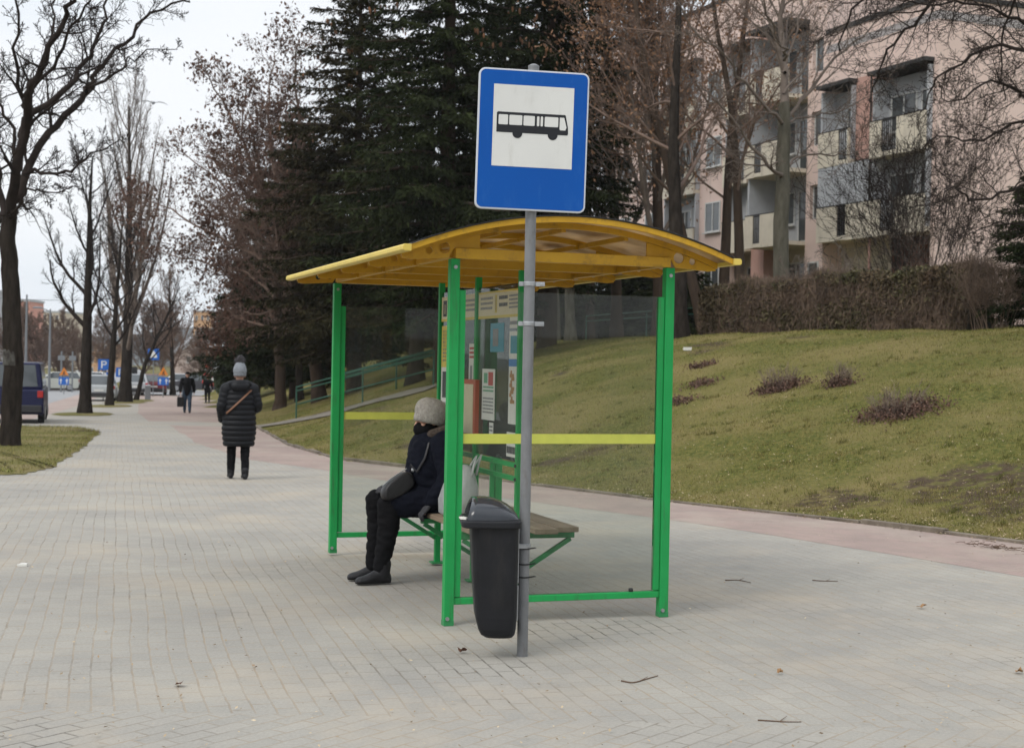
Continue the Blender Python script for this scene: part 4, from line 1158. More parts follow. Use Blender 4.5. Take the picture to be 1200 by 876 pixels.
RIBS = (0.0, .842, 1.683, 2.524, LEN)
for y in RIBS:
    # arched bar under the sheet
    rb = MB(); rb.loft([[(x, y - .02, arch(x) - .034) for x in axs] + [(x, y - .02, arch(x) + .002) for x in reversed(axs)],
                        [(x, y + .02, arch(x) - .034) for x in axs] + [(x, y + .02, arch(x) + .002) for x in reversed(axs)]])
    rib = rb.build('roof_rib', M_yellow, sh)
    tb = MB().box2(.0, WID, y - .03, y + .03, 2.208, 2.272)
    tb.build('tie_beam', M_yellow, rib, bevel=.004)
    for s_ in (-1, 1):
        def X(d): return XC + s_ * d
        inn = WID / 2 + .002 - .16; out = HALF - .005
        top = [(X(inn + (out - inn) * i / 10), arch(X(inn + (out - inn) * i / 10)) - .036) for i in range(11)]
        botm = [(X(out), ZE - .045), (X(out - .05), ZE - .052), (X(WID/2 + .04), 2.210), (X(WID/2 + .002), 2.274), (X(inn), 2.274)]
        holes = [ring_hole_poly(X(WID/2 + .065), 2.272, .036), ring_hole_poly(X(WID/2 + .160), 2.252, .022)]
        pierced_plate(y, .012, top + botm, holes, M_yellow, 'wedge_plate', rib)
# longitudinal edge beams and gutters
for s_ in (-1, 1):
    xg = XC + s_ * HALF
    gm = MB(); q = [(-.0, -.020), (s_*.040, -.020), (s_*.052, -.012), (s_*.052, .010), (s_*.042, .020), (-.0, .020)]
    gm.loft([[(xg + u + s_*.002, Y0 - .03, ZE + v) for u, v in q], [(xg + u + s_*.002, Y1 + .02, ZE + v) for u, v in q]])
    gm.build('gutter', M_gutter, sh, bevel=.002)
    for xo in (0.0,):
        xe = 0 if s_ < 0 else WID
        for a, b in zip(RIBS, RIBS[1:]):
            MB().box2(xe - .022, xe + .022, a + .031, b - .031, 2.215, 2.265).build('edge_beam', M_yellow, sh, bevel=.003)
# purlins under the sheet
for x in (XC - .42, XC, XC + .42):
    pr = MB(); z = arch(x) - .052
    for a, b in zip(RIBS, RIBS[1:]):
        MB().box2(x - .014, x + .014, a + .021, b - .021, z - .0, z + .03).build('purlin', M_yellow, sh)

# --- notices on the centre panel, street side
def flat_mat(name, col, rough=.5): return mat(name, col, rough, scale=20, var=.08)
M_paper = flat_mat('paper_white', (.70, .69, .64)); M_cream = flat_mat('paper_cream', (.70, .62, .42)); M_ink = flat_mat('ink', (.05, .05, .055))
M_ink2 = flat_mat('ink_grey', (.22, .22, .23)); M_pyel = flat_mat('print_yellow', (.66, .52, .09)); M_pblue = flat_mat('print_blue', (.05, .20, .48))
M_pred = flat_mat('print_red', (.45, .06, .05)); M_orange = flat_mat('case_red', (.48, .10, .045)); M_pbrown = flat_mat('print_brown', (.40, .20, .07)); M_teal = flat_mat('print_teal', (.06, .28, .38))
M_pgreen = flat_mat('print_green', (.12, .36, .2))
XF = XM - .0045
def sheetpaper(name, y0, y1, z0, z1, M, marks, x=XF, th=.0015, label=None):
    """paper stuck to the glass; marks: (y0,y1,z0,z1,material) as fractions of the sheet"""
    o = MB().box2(x - th, x, y0, y1, z0, z1).build(name, M, sh, label=label)
    by = {}
    for a, b, c, d, mm in marks: by.setdefault(mm.name, (mm, []))[1].append((a, b, c, d))
    for mm, lst in by.values():
        k = MB()
        for a, b, c, d in lst:
            # fractions run as read from the street: left is the far end
            ya = y1 - (y1 - y0) * b; yb = y1 - (y1 - y0) * a
            k.box2(x - th - .0012, x - th - .0002, ya, yb, z0 + (z1 - z0) * c, z0 + (z1 - z0) * d)
        k.build('print', mm, o)
    return o
def lines(a, b, c, d, n, M, rng=random.Random(4), fill=.5):
    r = []
    for i in range(n):
        z1 = d - (d - c) * i / n; z0 = z1 - (d - c) / n * fill
        x = a
        while x < b - .01:
            wv = min(rng.uniform(.05, .16) * (b - a) * 1.2, b - x); r.append((x, x + wv, z0, z1, M)); x += wv + .03 * (b - a)
    return r
# head banners
ya, yb = CY[0] + .026, CY[1] - .026; yc, yd = CY[1] + .026, CY[2] - .026
banner = [(0, 1, 0, .1, M_pyel), (0, 1, .93, 1, M_pyel)] + lines(.06, .36, .25, .8, 3, M_ink2) + lines(.52, .72, .28, .8, 2, M_ink) + lines(.76, .96, .25, .8, 4, M_ink2) + [(.42, .47, .2, .85, M_pyel), (.43, .46, .28, .76, M_ink2)]
sheetpaper('banner', ya, yb, 1.895, 2.085, M_cream, banner)
sheetpaper('banner', yc, yd, 1.895, 2.085, M_cream, [(0, 1, 0, .1, M_pyel), (.05, .16, .2, .85, M_ink), (.08, .13, .3, .7, M_cream)] + lines(.25, .6, .25, .8, 3, M_ink2) + lines(.7, .96, .25, .8, 3, M_ink2))
# far bay: tall yellow plan and sheets
sheetpaper('poster', yc + .52, yd - .02, 1.02, 1.86, M_paper, [(0, 1, .62, 1, M_pyel)] + lines(.1, .9, .66, .96, 9, M_ink2) + lines(.1, .9, .08, .3, 8, M_ink2) + [(.1, .9, .34, .58, M_ink)])
sheetpaper('poster', yc + .02, yc + .16, 1.40, 1.72, M_paper, lines(.1, .9, .62, .92, 3, M_pred) + [(.25, .6, .08, .5, M_ink2)])
# timetable case: red frame with a cream sheet
cs = sheetpaper('timetable_case', yc - .10, yc + .40, 1.02, 1.46, M_orange, [], XF, .03, label='red framed timetable case')
MB().box2(XF - .0335, XF - .0305, yc - .055, yc + .355, 1.065, 1.425).build('timetable_sheet', M_cream, cs)
# near bay posters
sheetpaper('poster', ya + .50, yb - .12, 1.18, 1.54, M_paper, lines(.1, .9, .52, .66, 2, M_pgreen) + lines(.08, .9, .1, .44, 5, M_ink2) + [(.14, .42, .72, .92, M_pgreen), (.5, .86, .68, .94, M_pred)])
sheetpaper('poster', ya + .52, yb - .30, 1.06, 1.165, M_paper, lines(.1, .9, .3, .8, 2, M_ink2))
tp = [(.0, 1, .62, .70, M_pblue), (.15, .85, .76, .95, M_teal)] + [(.2 + .1 * math.sin(i * 2.1), .5 + .16 * math.cos(i * 1.7), .22 + i * .035, .26 + i * .035, M_pbrown) for i in range(10)]
sheetpaper('poster', ya + .01, ya + .20, 1.175, 1.80, M_paper, tp, label='tall colourful poster by the near panel post')
sheetpaper('poster', ya + .01, ya + .20, 1.82, 1.90, M_paper, [(.0, 1, .3, .6, M_ink2)])
sheetpaper('poster', ya + .01, ya + .22, .955, 1.12, M_paper, [(0, 1, .55, .9, M_pblue)] + lines(.05, .95, .1, .42, 1, M_ink, fill=.9))
sheetpaper('poster', ya + .32, ya + .62, 1.66, 1.86, M_teal, [(.2, .6, .2, .8, M_ink2)], label='faded blue-green sticker remains')

# ------------------------------------------------------------------ bus stop sign
PX, PY = .0851, 7.9723
M_pole = mat('grey_pole', (.22, .225, .23), .5, scale=5, col2=(.17, .175, .18), metal=.25, bump=.12, bscale=50, wear=((.12, .10, .085), .6, 18, .3))
M_sblue = mat('sign_blue', (.0035, .082, .36), .5, spec=.15, wear=((.03, .13, .40), .3, 16, .35), scale=2.5, col2=(.004, .076, .34))
M_swhite = mat('sign_white', (.66, .66, .63), .4, scale=3, col2=(.60, .60, .575), wear=((.46, .45, .41), .4, 12, .3))
M_sblack = mat('sign_black', (.010, .011, .014), .4)
M_srim = mat('sign_rim', (.55, .57, .60), .45)
sg = thing('bus_stop_sign', 'blue bus stop sign with a white square and black bus on a grey pole', 'bus stop sign', (PX, PY, 0))
MB().tube([(0, 0, -.05), (0, 0, 3.19)], .0295, 24).build('pole', M_pole, sg, smooth=False)
MB().lathe([(.0305, 0), (.0305, .012), (.012, .022)], 20, (0, 0, 3.185)).build('pole_cap', M_pole, sg)
for o in bpy.data.objects:
    pass
for z in (2.005, 1.79):
    cl_ = MB().lathe([(.031, 0), (.034, .003), (.034, .022), (.031, .025)], 20, (0, 0, z))
    cl_.box((.058, -.004, z + .0125), (.05, .012, .024)); cl_.box((-.045, 0, z + .0125), (.024, .02, .024))
    cl_.tube([(.066, -.022, z + .012), (.066, .018, z + .012)], .006, 8)
    cl_.build('clamp', M_steel, sg, bevel=.001)
SR = radians(8)
spn = bpy.data.objects.new('sign_panel', None)
def rrect(x0, x1, z0, z1, r, n=6):
    pts = []
    for cx, cz, a0 in ((x1 - r, z1 - r, 0), (x0 + r, z1 - r, 90), (x0 + r, z0 + r, 180), (x1 - r, z0 + r, 270)):
        for i in range(n + 1):
            a = radians(a0 + 90 * i / n); pts.append((cx + r * cos(a), cz + r * sin(a)))
    return pts
def onsign(mb): 
    R = Matrix.Rotation(SR, 4, 'Z'); T = Matrix.Translation(Vector((-.008, -.0, 2.785))) @ Matrix.Rotation(radians(.9), 4, 'Y')
    mb.v = [tuple(T @ (R @ Vector(v))) for v in mb.v]; return mb
panel = onsign(MB().prism(rrect(-.300, .300, -.377, .377, .035), -.062, -.036)).build('sign_panel', M_srim, sg, bevel=.003)
onsign(MB().prism(rrect(-.291, .291, -.368, .368, .029), -.0635, -.0622)).build('blue_field', M_sblue, panel)
onsign(MB().prism([(-.218, -.145), (.218, -.145), (.218, .292), (-.218, .292)], -.065, -.0637)).build('white_square', M_swhite, panel)
def circ(cx, cz, r, n=20): return [(cx + r * cos(2*pi*i/n), cz + r * sin(2*pi*i/n)) for i in range(n)]
bus = MB()
bus.prism([(-.198, .036), (.188, .036), (.192, .045), (.190, .078), (.176, .142), (.172, .145), (-.192, .145), (-.198, .139)], -.0663, -.0652)
bus.prism(circ(-.084, .034, .027), -.0668, -.0651); bus.prism(circ(.108, .034, .027), -.0668, -.0651)
onsign(bus).build('bus_pictogram', M_sblack, panel)
wn = MB()
for a, b in ((-.188, -.137), (-.130, -.060), (-.053, .008), (.020, .033), (.040, .053), (.062, .136)):
    wn.prism(rrect(a, b, .077, .130, .005, 3), -.0676, -.0665)
wn.prism([(.144, .130), (.168, .130), (.182, .078), (.176, .062), (.148, .062), (.144, .068)], -.0676, -.0665)
onsign(wn).build('pictogram_windows', M_swhite, panel)

# ------------------------------------------------------------------ litter bin hung on the pole
M_bin = mat('black_plastic', (.013, .0135, .015), .5, spec=.2, scale=6, col2=(.017, .018, .021), bump=.06, bscale=200, wear=((.04, .038, .035), .35, 9, .25))
M_lid = mat('dark_plastic_lid', (.020, .023, .030), .22, scale=6, col2=(.022, .026, .032), coat=.4)
lb = thing('litter_bin', 'black plastic litter bin with a domed hooded lid strapped to the grey pole', 'litter bin', (PX, PY, 0), radians(4))
def rr_ring(x0, x1, hy, z, r=.04, n=4, y0=0.0):
    return [(u, v + y0, z) for u, v in rrect(x0, x1, -hy, hy, min(r, (x1 - x0) * .45, hy * .9), n)]
YB = -.01
body = MB()
prof = [(.112, -.190, -.070, .085), (.116, -.210, -.060, .100), (.132, -.232, -.050, .118), (.165, -.248, -.045, .130), (.23, -.264, -.042, .142), (.42, -.280, -.042, .158), (.722, -.298, -.042, .178)]
body.loft([rr_ring(a, b, hy, z, .045, 5, YB) for z, a, b, hy in prof])
bo = body.build('bin_body', M_bin, lb, bevel=.004)
MB().loft([rr_ring(-.340, -.034, .200, .712, .05, 5, YB), rr_ring(-.350, -.030, .206, .718, .05, 5, YB), rr_ring(-.350, -.030, .206, .746, .05, 5, YB), rr_ring(-.340, -.036, .200, .753, .05, 5, YB)]).build('bin_rim', M_bin, lb, bevel=.004)
# hood: vault open toward the left
hood = MB(); rings = []; inner = []
hp = [(-.042, .7552), (-.048, .775), (-.066, .800), (-.098, .826), (-.138, .847), (-.180, .860), (-.222, .866), (-.258, .866), (-.290, .862)]
n = 18
def vault(i, scale=1.0):
    x, zt = hp[i]; hy = .188 * scale
    lean = -.032 * (i / (len(hp) - 1)) ** 2
    return [(x + lean * (1 - sin(a)), YB + hy * cos(a) * (.55 + .45 * min(1, i / 4)), .7545 + (zt - .7545) * scale * (abs(sin(a)) ** .85)) for a in [pi * j / n for j in range(n + 1)]]
vs = []; fs = []
for sc_i, scale in enumerate((1.0, .955)):
    for i in range(len(hp)): vs += vault(i, scale)
k = n + 1; L_ = len(hp)
for i in range(L_ - 1):
    for j in range(n): fs.append((i*k+j, i*k+j+1, (i+1)*k+j+1, (i+1)*k+j))
o = L_ * k
for i in range(L_ - 1):
    for j in range(n): fs.append((o+i*k+j, o+(i+1)*k+j, o+(i+1)*k+j+1, o+i*k+j+1))
for j in range(n): fs.append(((L_-1)*k+j, (L_-1)*k+j+1, o+(L_-1)*k+j+1, o+(L_-1)*k+j))
hood.add(vs, fs)
hd_ = hood.build('bin_hood', M_lid, lb, smooth=True)
MB().loft([rr_ring(-.30, -.06, .15, .747, .04, 4, YB), rr_ring(-.30, -.06, .15, .7555, .04, 4, YB)]).build('bin_mouth', M_rubber, lb)
bk = MB().box2(-.0405, -.0315, -.05, .03, .40, .745); bk.box2(-.0405, -.0305, -.045, .025, .20, .39)
bk.build('back_plate', M_steel, lb, bevel=.002)
st = MB()
for z in (.585, .50, .43):
    st.lathe([(.0305, -.004), (.0335, -.003), (.0335, .003), (.0305, .004)], 18, (0, 0, z))
    st.tube([(.030, -.012, z), (.055, -.02, z + .006), (.064, -.014, z + .004)], [.004, .004, .002], 6)
st.build('cable_ties', M_rubber, lb)
ba = MB().lathe([(.0305, -.012), (.0345, -.011), (.0345, .011), (.0305, .012)], 18, (0, 0, .60)); ba.box((-.01, -.036, .60), (.05, .012, .024))
ba.tube([(.02, -.05, .60), (.02, -.025, .60)], .007, 8)
ba.build('pole_band', M_steel, lb, bevel=.001)
lf = MB()
rng = random.Random(2)
lf.box((-.340, -.12, .760), (.03, .05, .008), .3); lf.box((-.335, -.16, .761), (.025, .04, .01), .9)
lf.build('paper_scrap', M_paper, lb)
# ------------------------------------------------------------------ people
M_skin = mat('skin', (.50, .29, .21), .55, scale=30, col2=(.44, .24, .17))
M_navy = mat('navy_coat', (.008, .0095, .016), .85, spec=.08, scale=60, col2=(.006, .007, .012), bump=.25, bscale=140)
M_blackcloth = mat('black_cloth', (.010, .010, .011), .9, spec=.08, scale=40, col2=(.007, .007, .008), bump=.2, bscale=160)
M_puffer = mat('black_puffer', (.009, .0095, .012), .5, spec=.18, scale=25, col2=(.006, .0065, .008), bump=.15, bscale=60)
M_wool = mat('grey_wool', (.46, .43, .38), .95, scale=40, col2=(.30, .28, .25), bump=.9, bscale=110)
M_wool2 = mat('light_grey_wool', (.30, .32, .35), .95, scale=40, col2=(.2, .215, .235), bump=.9, bscale=110)
M_pom = mat('dark_pompom', (.07, .065, .07), 1.0, scale=60, col2=(.03, .03, .03), bump=1.0, bscale=120)
M_leather = mat('black_leather', (.022, .021, .022), .36, scale=18, col2=(.014, .013, .014), bump=.2, bscale=60)
M_boot = mat('dark_boot', (.016, .016, .018), .5, spec=.2, scale=18, col2=(.018, .018, .02), bump=.15, bscale=60)
M_glove = mat('grey_glove', (.06, .06, .065), .9, scale=50, col2=(.035, .035, .04), bump=.3, bscale=120)
M_fur = mat('hood_fur', (.10, .075, .06), 1.0, scale=50, col2=(.05, .038, .03), bump=1.0, bscale=80)
M_jeans = mat('blue_jeans', (.055, .085, .125), .85, scale=30, col2=(.035, .055, .085))
M_brownstrap = mat('brown_strap', (.16, .075, .04), .5)
M_hair = mat('dark_hair', (.035, .025, .02), .7)

def capsule(mb, p0, p1, r0, r1, flat=1.0, n=16):
    p0 = Vector(p0); p1 = Vector(p1); d = p1 - p0; L = d.length
    if L < 1e-5:
        mb.ell(p0, (r0, r0, r0), n, 10); return
    t = d / L; pts = []; rad = []
    for i in range(5):
        a = -pi / 2 + (pi / 2) * i / 4; pts.append(p0 + t * r0 * sin(a)); rad.append(max(1e-4, r0 * cos(a)))
    for i in range(1, 5):
        f = i / 5; pts.append(p0 + d * f); rad.append(r0 + (r1 - r0) * f)
    for i in range(5):
        a = (pi / 2) * i / 4; pts.append(p1 + t * r1 * sin(a)); rad.append(max(1e-4, r1 * cos(a)))
    mb.tube(pts, rad, n, True, flat)

def crease(me, amp, sc, stretch=(1, 1, 2.2), seed=0.0):
    """soft cloth folds pushed along the normals"""
    from mathutils import noise as nz_
    ns_ = [v.normal.copy() for v in me.vertices]
    for v, n_ in zip(me.vertices, ns_):
        p = Vector((v.co.x * stretch[0], v.co.y * stretch[1], v.co.z * stretch[2])) * sc + Vector((seed, seed, seed))
        a = nz_.noise(p) + .5 * nz_.noise(p * 2.3)
        v.co += n_ * amp * (1 - abs(a) * 2.2)

def fuse(name, mb, voxel, M, parent, smooth_it=4, kind=None, folds=None):
    """closed shapes fused into one continuous skin"""
    me = mb.mesh(name + '_raw'); o = bpy.data.objects.new(name + '_raw', me); C.objects.link(o)
    r = o.modifiers.new('r', 'REMESH'); r.mode = 'VOXEL'; r.voxel_size = voxel; r.use_smooth_shade = True
    if smooth_it:
        s = o.modifiers.new('s', 'SMOOTH'); s.factor = .5; s.iterations = smooth_it
    dg = bpy.context.evaluated_depsgraph_get()
    out = bpy.data.meshes.new_from_object(o.evaluated_get(dg)); out.name = name
    bpy.data.objects.remove(o); bpy.data.meshes.remove(me)
    if folds: crease(out, *folds)
    return link_mesh(name, out, M, parent, smooth=True)

def hand(mb, wrist, d, palm_n, size=1.0, curl=.5, side=1):
    """palm, four unequal bent fingers and a thumb off the palm's side; d = finger direction, palm_n = palm facing"""
    d = Vector(d).normalized(); pn = Vector(palm_n); pn = (pn - d * pn.dot(d)).normalized(); x = d.cross(pn) * side
    W = Vector(wrist)
    for k in (-.028, -.01, .01, .028):
        capsule(mb, W + x * k * .6 * size, W + d * .082 * size + x * k * size, .017 * size, .014 * size, n=10)
    for k, l in ((-.032, .060), (-.011, .076), (.011, .082), (.031, .074)):
        p = W + d * .088 * size + x * k * size; dd = d.copy()
        for s_, ln, rr in ((0, .42, .0095), (1, .33, .0088), (2, .25, .0078)):
            q = p + dd * l * ln * size
            capsule(mb, p, q, rr * size, rr * .92 * size, n=8)
            p = q; dd = (dd + pn * curl).normalized()
    t0 = W + d * .022 * size + x * .028 * size; t1 = t0 + (d * .6 + x * .8 + pn * .25).normalized() * .045 * size
    t2 = t1 + (d * .95 + x * .15 + pn * .35).normalized() * .034 * size
    capsule(mb, t0, t1, .013 * size, .0115 * size, n=8); capsule(mb, t1, t2, .011 * size, .009 * size, n=8)

def head(mb, c, fwd, size=1.0, tilt=0.0):
    """skull, jaw, nose, brow, lips, ears; c = head centre (eye height), fwd = facing"""
    f = Vector(fwd).normalized(); up = Vector((0, 0, 1)); s = f.cross(up).normalized(); up = s.cross(f)
    R = Matrix((s, f, up)).transposed()
    c = Vector(c)
    def P(x, y, z): return c + R @ (Vector((x, y, z)) * size)
    mb.ell(P(0, -.012, .025), (.074 * size, .092 * size, .092 * size), 20, 14, R)
    mb.ell(P(0, .022, -.045), (.058 * size, .062 * size, .070 * size), 18, 12, R)
    mb.ell(P(0, .055, -.098), (.026 * size, .022 * size, .020 * size), 12, 8, R)
    capsule(mb, P(0, .082, .012), P(0, .102, -.030), .008 * size, .014 * size, n=10)
    for k in (-1, 1):
        mb.ell(P(k * .013, .090, -.034), (.009 * size, .010 * size, .008 * size), 8, 6, R)
        capsule(mb, P(k * .014, .080, .024), P(k * .048, .068, .024), .010 * size, .008 * size, n=8)
        mb.ell(P(k * .040, .058, -.030), (.022 * size, .022 * size, .022 * size), 10, 8, R)
        mb.ell(P(k * .076, -.012, -.012), (.010 * size, .020 * size, .032 * size), 10, 8, R)
        mb.ell(P(k * .030, .074, .002), (.014 * size, .010 * size, .010 * size), 10, 8, R)
    capsule(mb, P(-.022, .078, -.066), P(.022, .078, -.066), .008 * size, .008 * size, n=8)
    capsule(mb, P(-.018, .077, -.078), P(.018, .077, -.078), .009 * size, .009 * size, n=8)

def eyes(c, fwd, parent, size=1.0):
    f = Vector(fwd).normalized(); s = f.cross(Vector((0, 0, 1))).normalized(); up = s.cross(f); R = Matrix((s, f, up)).transposed()
    for k in (-1, 1):
        MB().ell(Vector(c) + R @ (Vector((k * .030, .0775, .003)) * size), (.010 * size, .0055 * size, .0055 * size), 10, 8, R).build('eye', M_sblack, parent, smooth=True)

def shoe(mb, heel, toe, up_h, wdt):
    h = Vector(heel); t = Vector(toe); d = (t - h); L = d.length; d.normalize(); s = d.cross(Vector((0, 0, 1)))
    prof = [(-.02, .020, .06), (.10, .036, .10), (.30, .040, .115), (.52, .043, .088), (.74, .048, .062), (.93, .042, .050), (1.0, .034, .042), (1.035, .020, .030)]
    rings = []
    for f, w_, z in prof:
        p = h + d * L * f
        rings.append([p + s * w_ * wdt * cos(a) + Vector((0, 0, max(0.0, z / 2 + z / 2 * sin(a) * 1.05))) for a in [2*pi*i/14 for i in range(14)]])
    mb.loft(rings)
    if up_h > 0:
        capsule(mb, h + d * L * .25 + Vector((0, 0, .06)), h + d * L * .22 + Vector((0, 0, up_h)), .047 * wdt, .050 * wdt, n=14)

# --- seated woman, in the shelter's own directions (x toward the bench back, y along it)
seat = thing('person', 'woman in navy coat, grey knitted hat and dark mask sitting on the shelter bench', 'person', (OX, OY, 0), YAW)
YS = 1.72
hipL = Vector((.40, YS + .09, .575)); hipR = Vector((.40, YS - .09, .575))
kneL = Vector((-.005, YS + .13, .575)); kneR = Vector((.035, YS - .07, .560))
ankL = Vector((-.02, YS + .13, .10)); ankR = Vector((-.008, YS - .05, .10))
pel = Vector((.42, YS, .60)); chest = Vector((.39, YS, .90)); neck = Vector((.375, YS, 1.06)); hc = Vector((.335, YS, 1.165)); face = Vector((-1, -.12, -.14))
shL = Vector((.40, YS + .185, 1.0)); shR = Vector((.40, YS - .185, 1.0))
elR = Vector((.43, YS - .26, .76)); wrR = Vector((.300, YS - .22, .590))
elL = Vector((.36, YS + .24, .75)); wrL = Vector((.15, YS + .12, .685))
b = MB()
capsule(b, pel, chest, .13, .135, .82); capsule(b, chest, neck - Vector((0, 0, .05)), .13, .07); capsule(b, neck - Vector((0, 0, .06)), hc - Vector((-.02, 0, .05)), .05, .05)
for h_, k_, a_ in ((hipL, kneL, ankL), (hipR, kneR, ankR)):
    capsule(b, h_, k_, .075, .045); capsule(b, k_, a_, .045, .032); capsule(b, a_, a_ + Vector((-.06, 0, -.06)), .024, .018)
for s_, e_, w_ in ((shL, elL, wrL), (shR, elR, wrR)):
    capsule(b, s_, e_, .05, .04); capsule(b, e_, w_, .038, .026)
head(b, hc, face, 1.0)
hand(b, wrL, (-.9, -.3, -.1), (0, 0, -1), 1.0, .45, 1)
hand(b, wrR, (-.62, .1, -.78), (.78, .1, -.6), .66, 1.7, -1)
fuse('body', b, .0062, M_skin, seat, 2)
eyes(hc, face, seat)
# leggings
t = MB()
for h_, k_, a_ in ((hipL, kneL, ankL), (hipR, kneR, ankR)):
    capsule(t, h_, k_, .105, .080); capsule(t, k_, k_.lerp(a_, .35) + Vector((.02, 0, 0)), .078, .076); capsule(t, k_.lerp(a_, .35) + Vector((.02, 0, 0)), a_ + Vector((0, 0, .02)), .075, .055)
    capsule(t, a_ + Vector((0, 0, .0)), a_ + Vector((0, 0, .05)), .052, .054)
fuse('trousers', t, .010, M_blackcloth, seat, 3, folds=(.006, 8.0, (1, 1, 2.4)))
bt = MB()
for a_, dy in ((ankL, .02), (ankR, -.01)):
    shoe(bt, (a_.x + .070, a_.y, 0.003), (a_.x - .175, a_.y + dy, 0.003), .14, 1.18)
fuse('boots', bt, .008, M_boot, seat, 3)
c_ = MB()
capsule(c_, pel + Vector((.0, 0, .03)), chest, .185, .180, .95); capsule(c_, chest, neck - Vector((-.01, 0, .06)), .175, .10)
capsule(c_, Vector((.345, YS, .78)), Vector((.355, YS, .94)), .175, .165, .95)
for h_, k_ in ((hipL, kneL), (hipR, kneR)):
    capsule(c_, h_ + Vector((0, 0, .012)), h_.lerp(k_, .80) + Vector((0, 0, .012)), .125, .102)
capsule(c_, (hipL + hipR) / 2, (kneL + kneR) / 2 + Vector((.09, 0, .0)), .12, .085)
for s_, e_, w_ in ((shL, elL, wrL), (shR, elR, wrR)):
    capsule(c_, s_, e_, .092, .075); capsule(c_, e_, w_.lerp(e_, .1), .074, .054)
capsule(c_, shL, shR, .078, .078)
fuse('coat', c_, .010, M_navy, seat, 4, folds=(.0085, 7.0, (1, 1, 1.8)))
# hood collar with fur edge, mask-scarf
f_ = MB()
for i in range(14):
    a = 2 * pi * i / 14
    p = neck + Vector((.035 + .115 * cos(a), .125 * sin(a), .030 + .045 * cos(a)))
    a2 = 2 * pi * (i + 1) / 14
    q = neck + Vector((.035 + .115 * cos(a2), .125 * sin(a2), .030 + .045 * cos(a2)))
    if cos(a) > -.75: capsule(f_, p, q, .040, .040, n=10)
fuse('hood_collar', f_, .010, M_fur, seat, 3)
s_ = MB()
fw = face.normalized(); sd = fw.cross(Vector((0, 0, 1))).normalized(); upv = sd.cross(fw)
Rm = Matrix((sd, fw, upv)).transposed()
s_.ell(hc + Rm @ Vector((0, .034, -.062)), (.074, .088, .064), 18, 12, Rm); s_.ell(hc + Rm @ Vector((0, .076, -.036)), (.034, .042, .032), 14, 10, Rm)
capsule(s_, neck + Vector((-.02, 0, -.02)), neck + Vector((-.04, 0, .055)), .082, .066)
fuse('scarf_mask', s_, .008, M_blackcloth, seat, 3)
# knitted hat
h_ = MB(); rings = []
upn = (Vector((0, 0, 1)) + Vector((.22, 0, 0))).normalized(); hx = Vector((-1, -.12, 0)).normalized(); hx = (hx - upn * hx.dot(upn)).normalized(); hy = upn.cross(hx)
hc2 = hc + Vector((.006, 0, -.004))
nH = 40
for r_, z in ((.090, -.020), (.103, -.024), (.107, .004), (.107, .030), (.110, .045), (.113, .068), (.111, .092), (.102, .118), (.083, .141), (.054, .157), (.02, .163)):
    rings.append([hc2 + hx * (r_ * 1.06 * cos(a) * (1 + .012 * (i % 2) * 2)) + hy * (r_ * .96 * sin(a) * (1 + .012 * (i % 2) * 2)) + upn * z for i, a in enumerate([2*pi*j/nH for j in range(nH)])])
h_.loft(rings); h_.build('knitted_hat', M_wool, seat, smooth=True)
# gloves
g_ = MB(); hand(g_, wrR + Vector((.006, 0, .004)), (-.62, .1, -.78), (.78, .1, -.6), 1.02, 1.7, -1); capsule(g_, wrR.lerp(elR, .12), wrR, .040, .036)
fuse('glove', g_, .006, M_glove, seat, 1)
g_ = MB(); hand(g_, wrL, (-.9, -.3, -.1), (0, 0, -1), 1.14, .45, 1); capsule(g_, wrL.lerp(elL, .12), wrL, .040, .036)
fuse('glove', g_, .006, M_glove, seat, 1)

# --- her handbag
hb_ = thing('handbag', 'black leather handbag lying on the lap of the seated woman', 'handbag', (OX, OY, 0), YAW)
q = MB(); rings = []
c0 = Vector((.085, YS - .12, .700))
ax = Vector((-.92, -.18, -.36)).normalized()
sdv = Vector((0, 1, 0)) - ax * Vector((0, 1, 0)).dot(ax); sdv.normalize(); tp_ = ax.cross(sdv); tp_ = tp_ if tp_.z > 0 else -tp_
out_ = [(.165, -.02), (.155, -.065), (.10, -.088), (-.02, -.085), (-.12, -.060), (-.155, -.015), (-.15, .055), (-.11, .090), (-.03, .080), (.07, .060), (.13, .035)]
for d_, sc_b in ((-.050, .68), (-.044, .80), (-.02, .88), (.02, .88), (.044, .80), (.050, .68)):
    rings.append([c0 + ax * u * sc_b + tp_ * v * sc_b + sdv * d_ for u, v in out_])
q.loft(rings); bb_ = q.build('bag_body', M_leather, hb_, smooth=True); sbs = bb_.modifiers.new('s', 'SUBSURF'); sbs.levels = 2; sbs.render_levels = 2
q = MB(); q.tube([c0 + ax * -.13 + tp_ * .05, c0 + ax * -.15 + tp_ * .10, Vector((.22, YS - .14, .80)), Vector((.27, YS - .165, .90)), Vector((.30, YS - .15, 1.0)), Vector((.36, YS - .10, 1.085))], .010, 8, flat=.5)
q.build('bag_strap', M_leather, hb_, smooth=True)
q = MB(); q.tube([c0 + ax * a_ + tp_ * z_ - sdv * .005 for a_, z_ in ((-.11, .088), (-.03, .079), (.04, .066), (.11, .044))], .004, 6)
q.build('zip', M_steel, hb_)
q = MB(); q.ell(c0 + ax * -.15 + tp_ * .06, (.016, .016, .016)); q.build('buckle', M_steel, hb_, smooth=True)

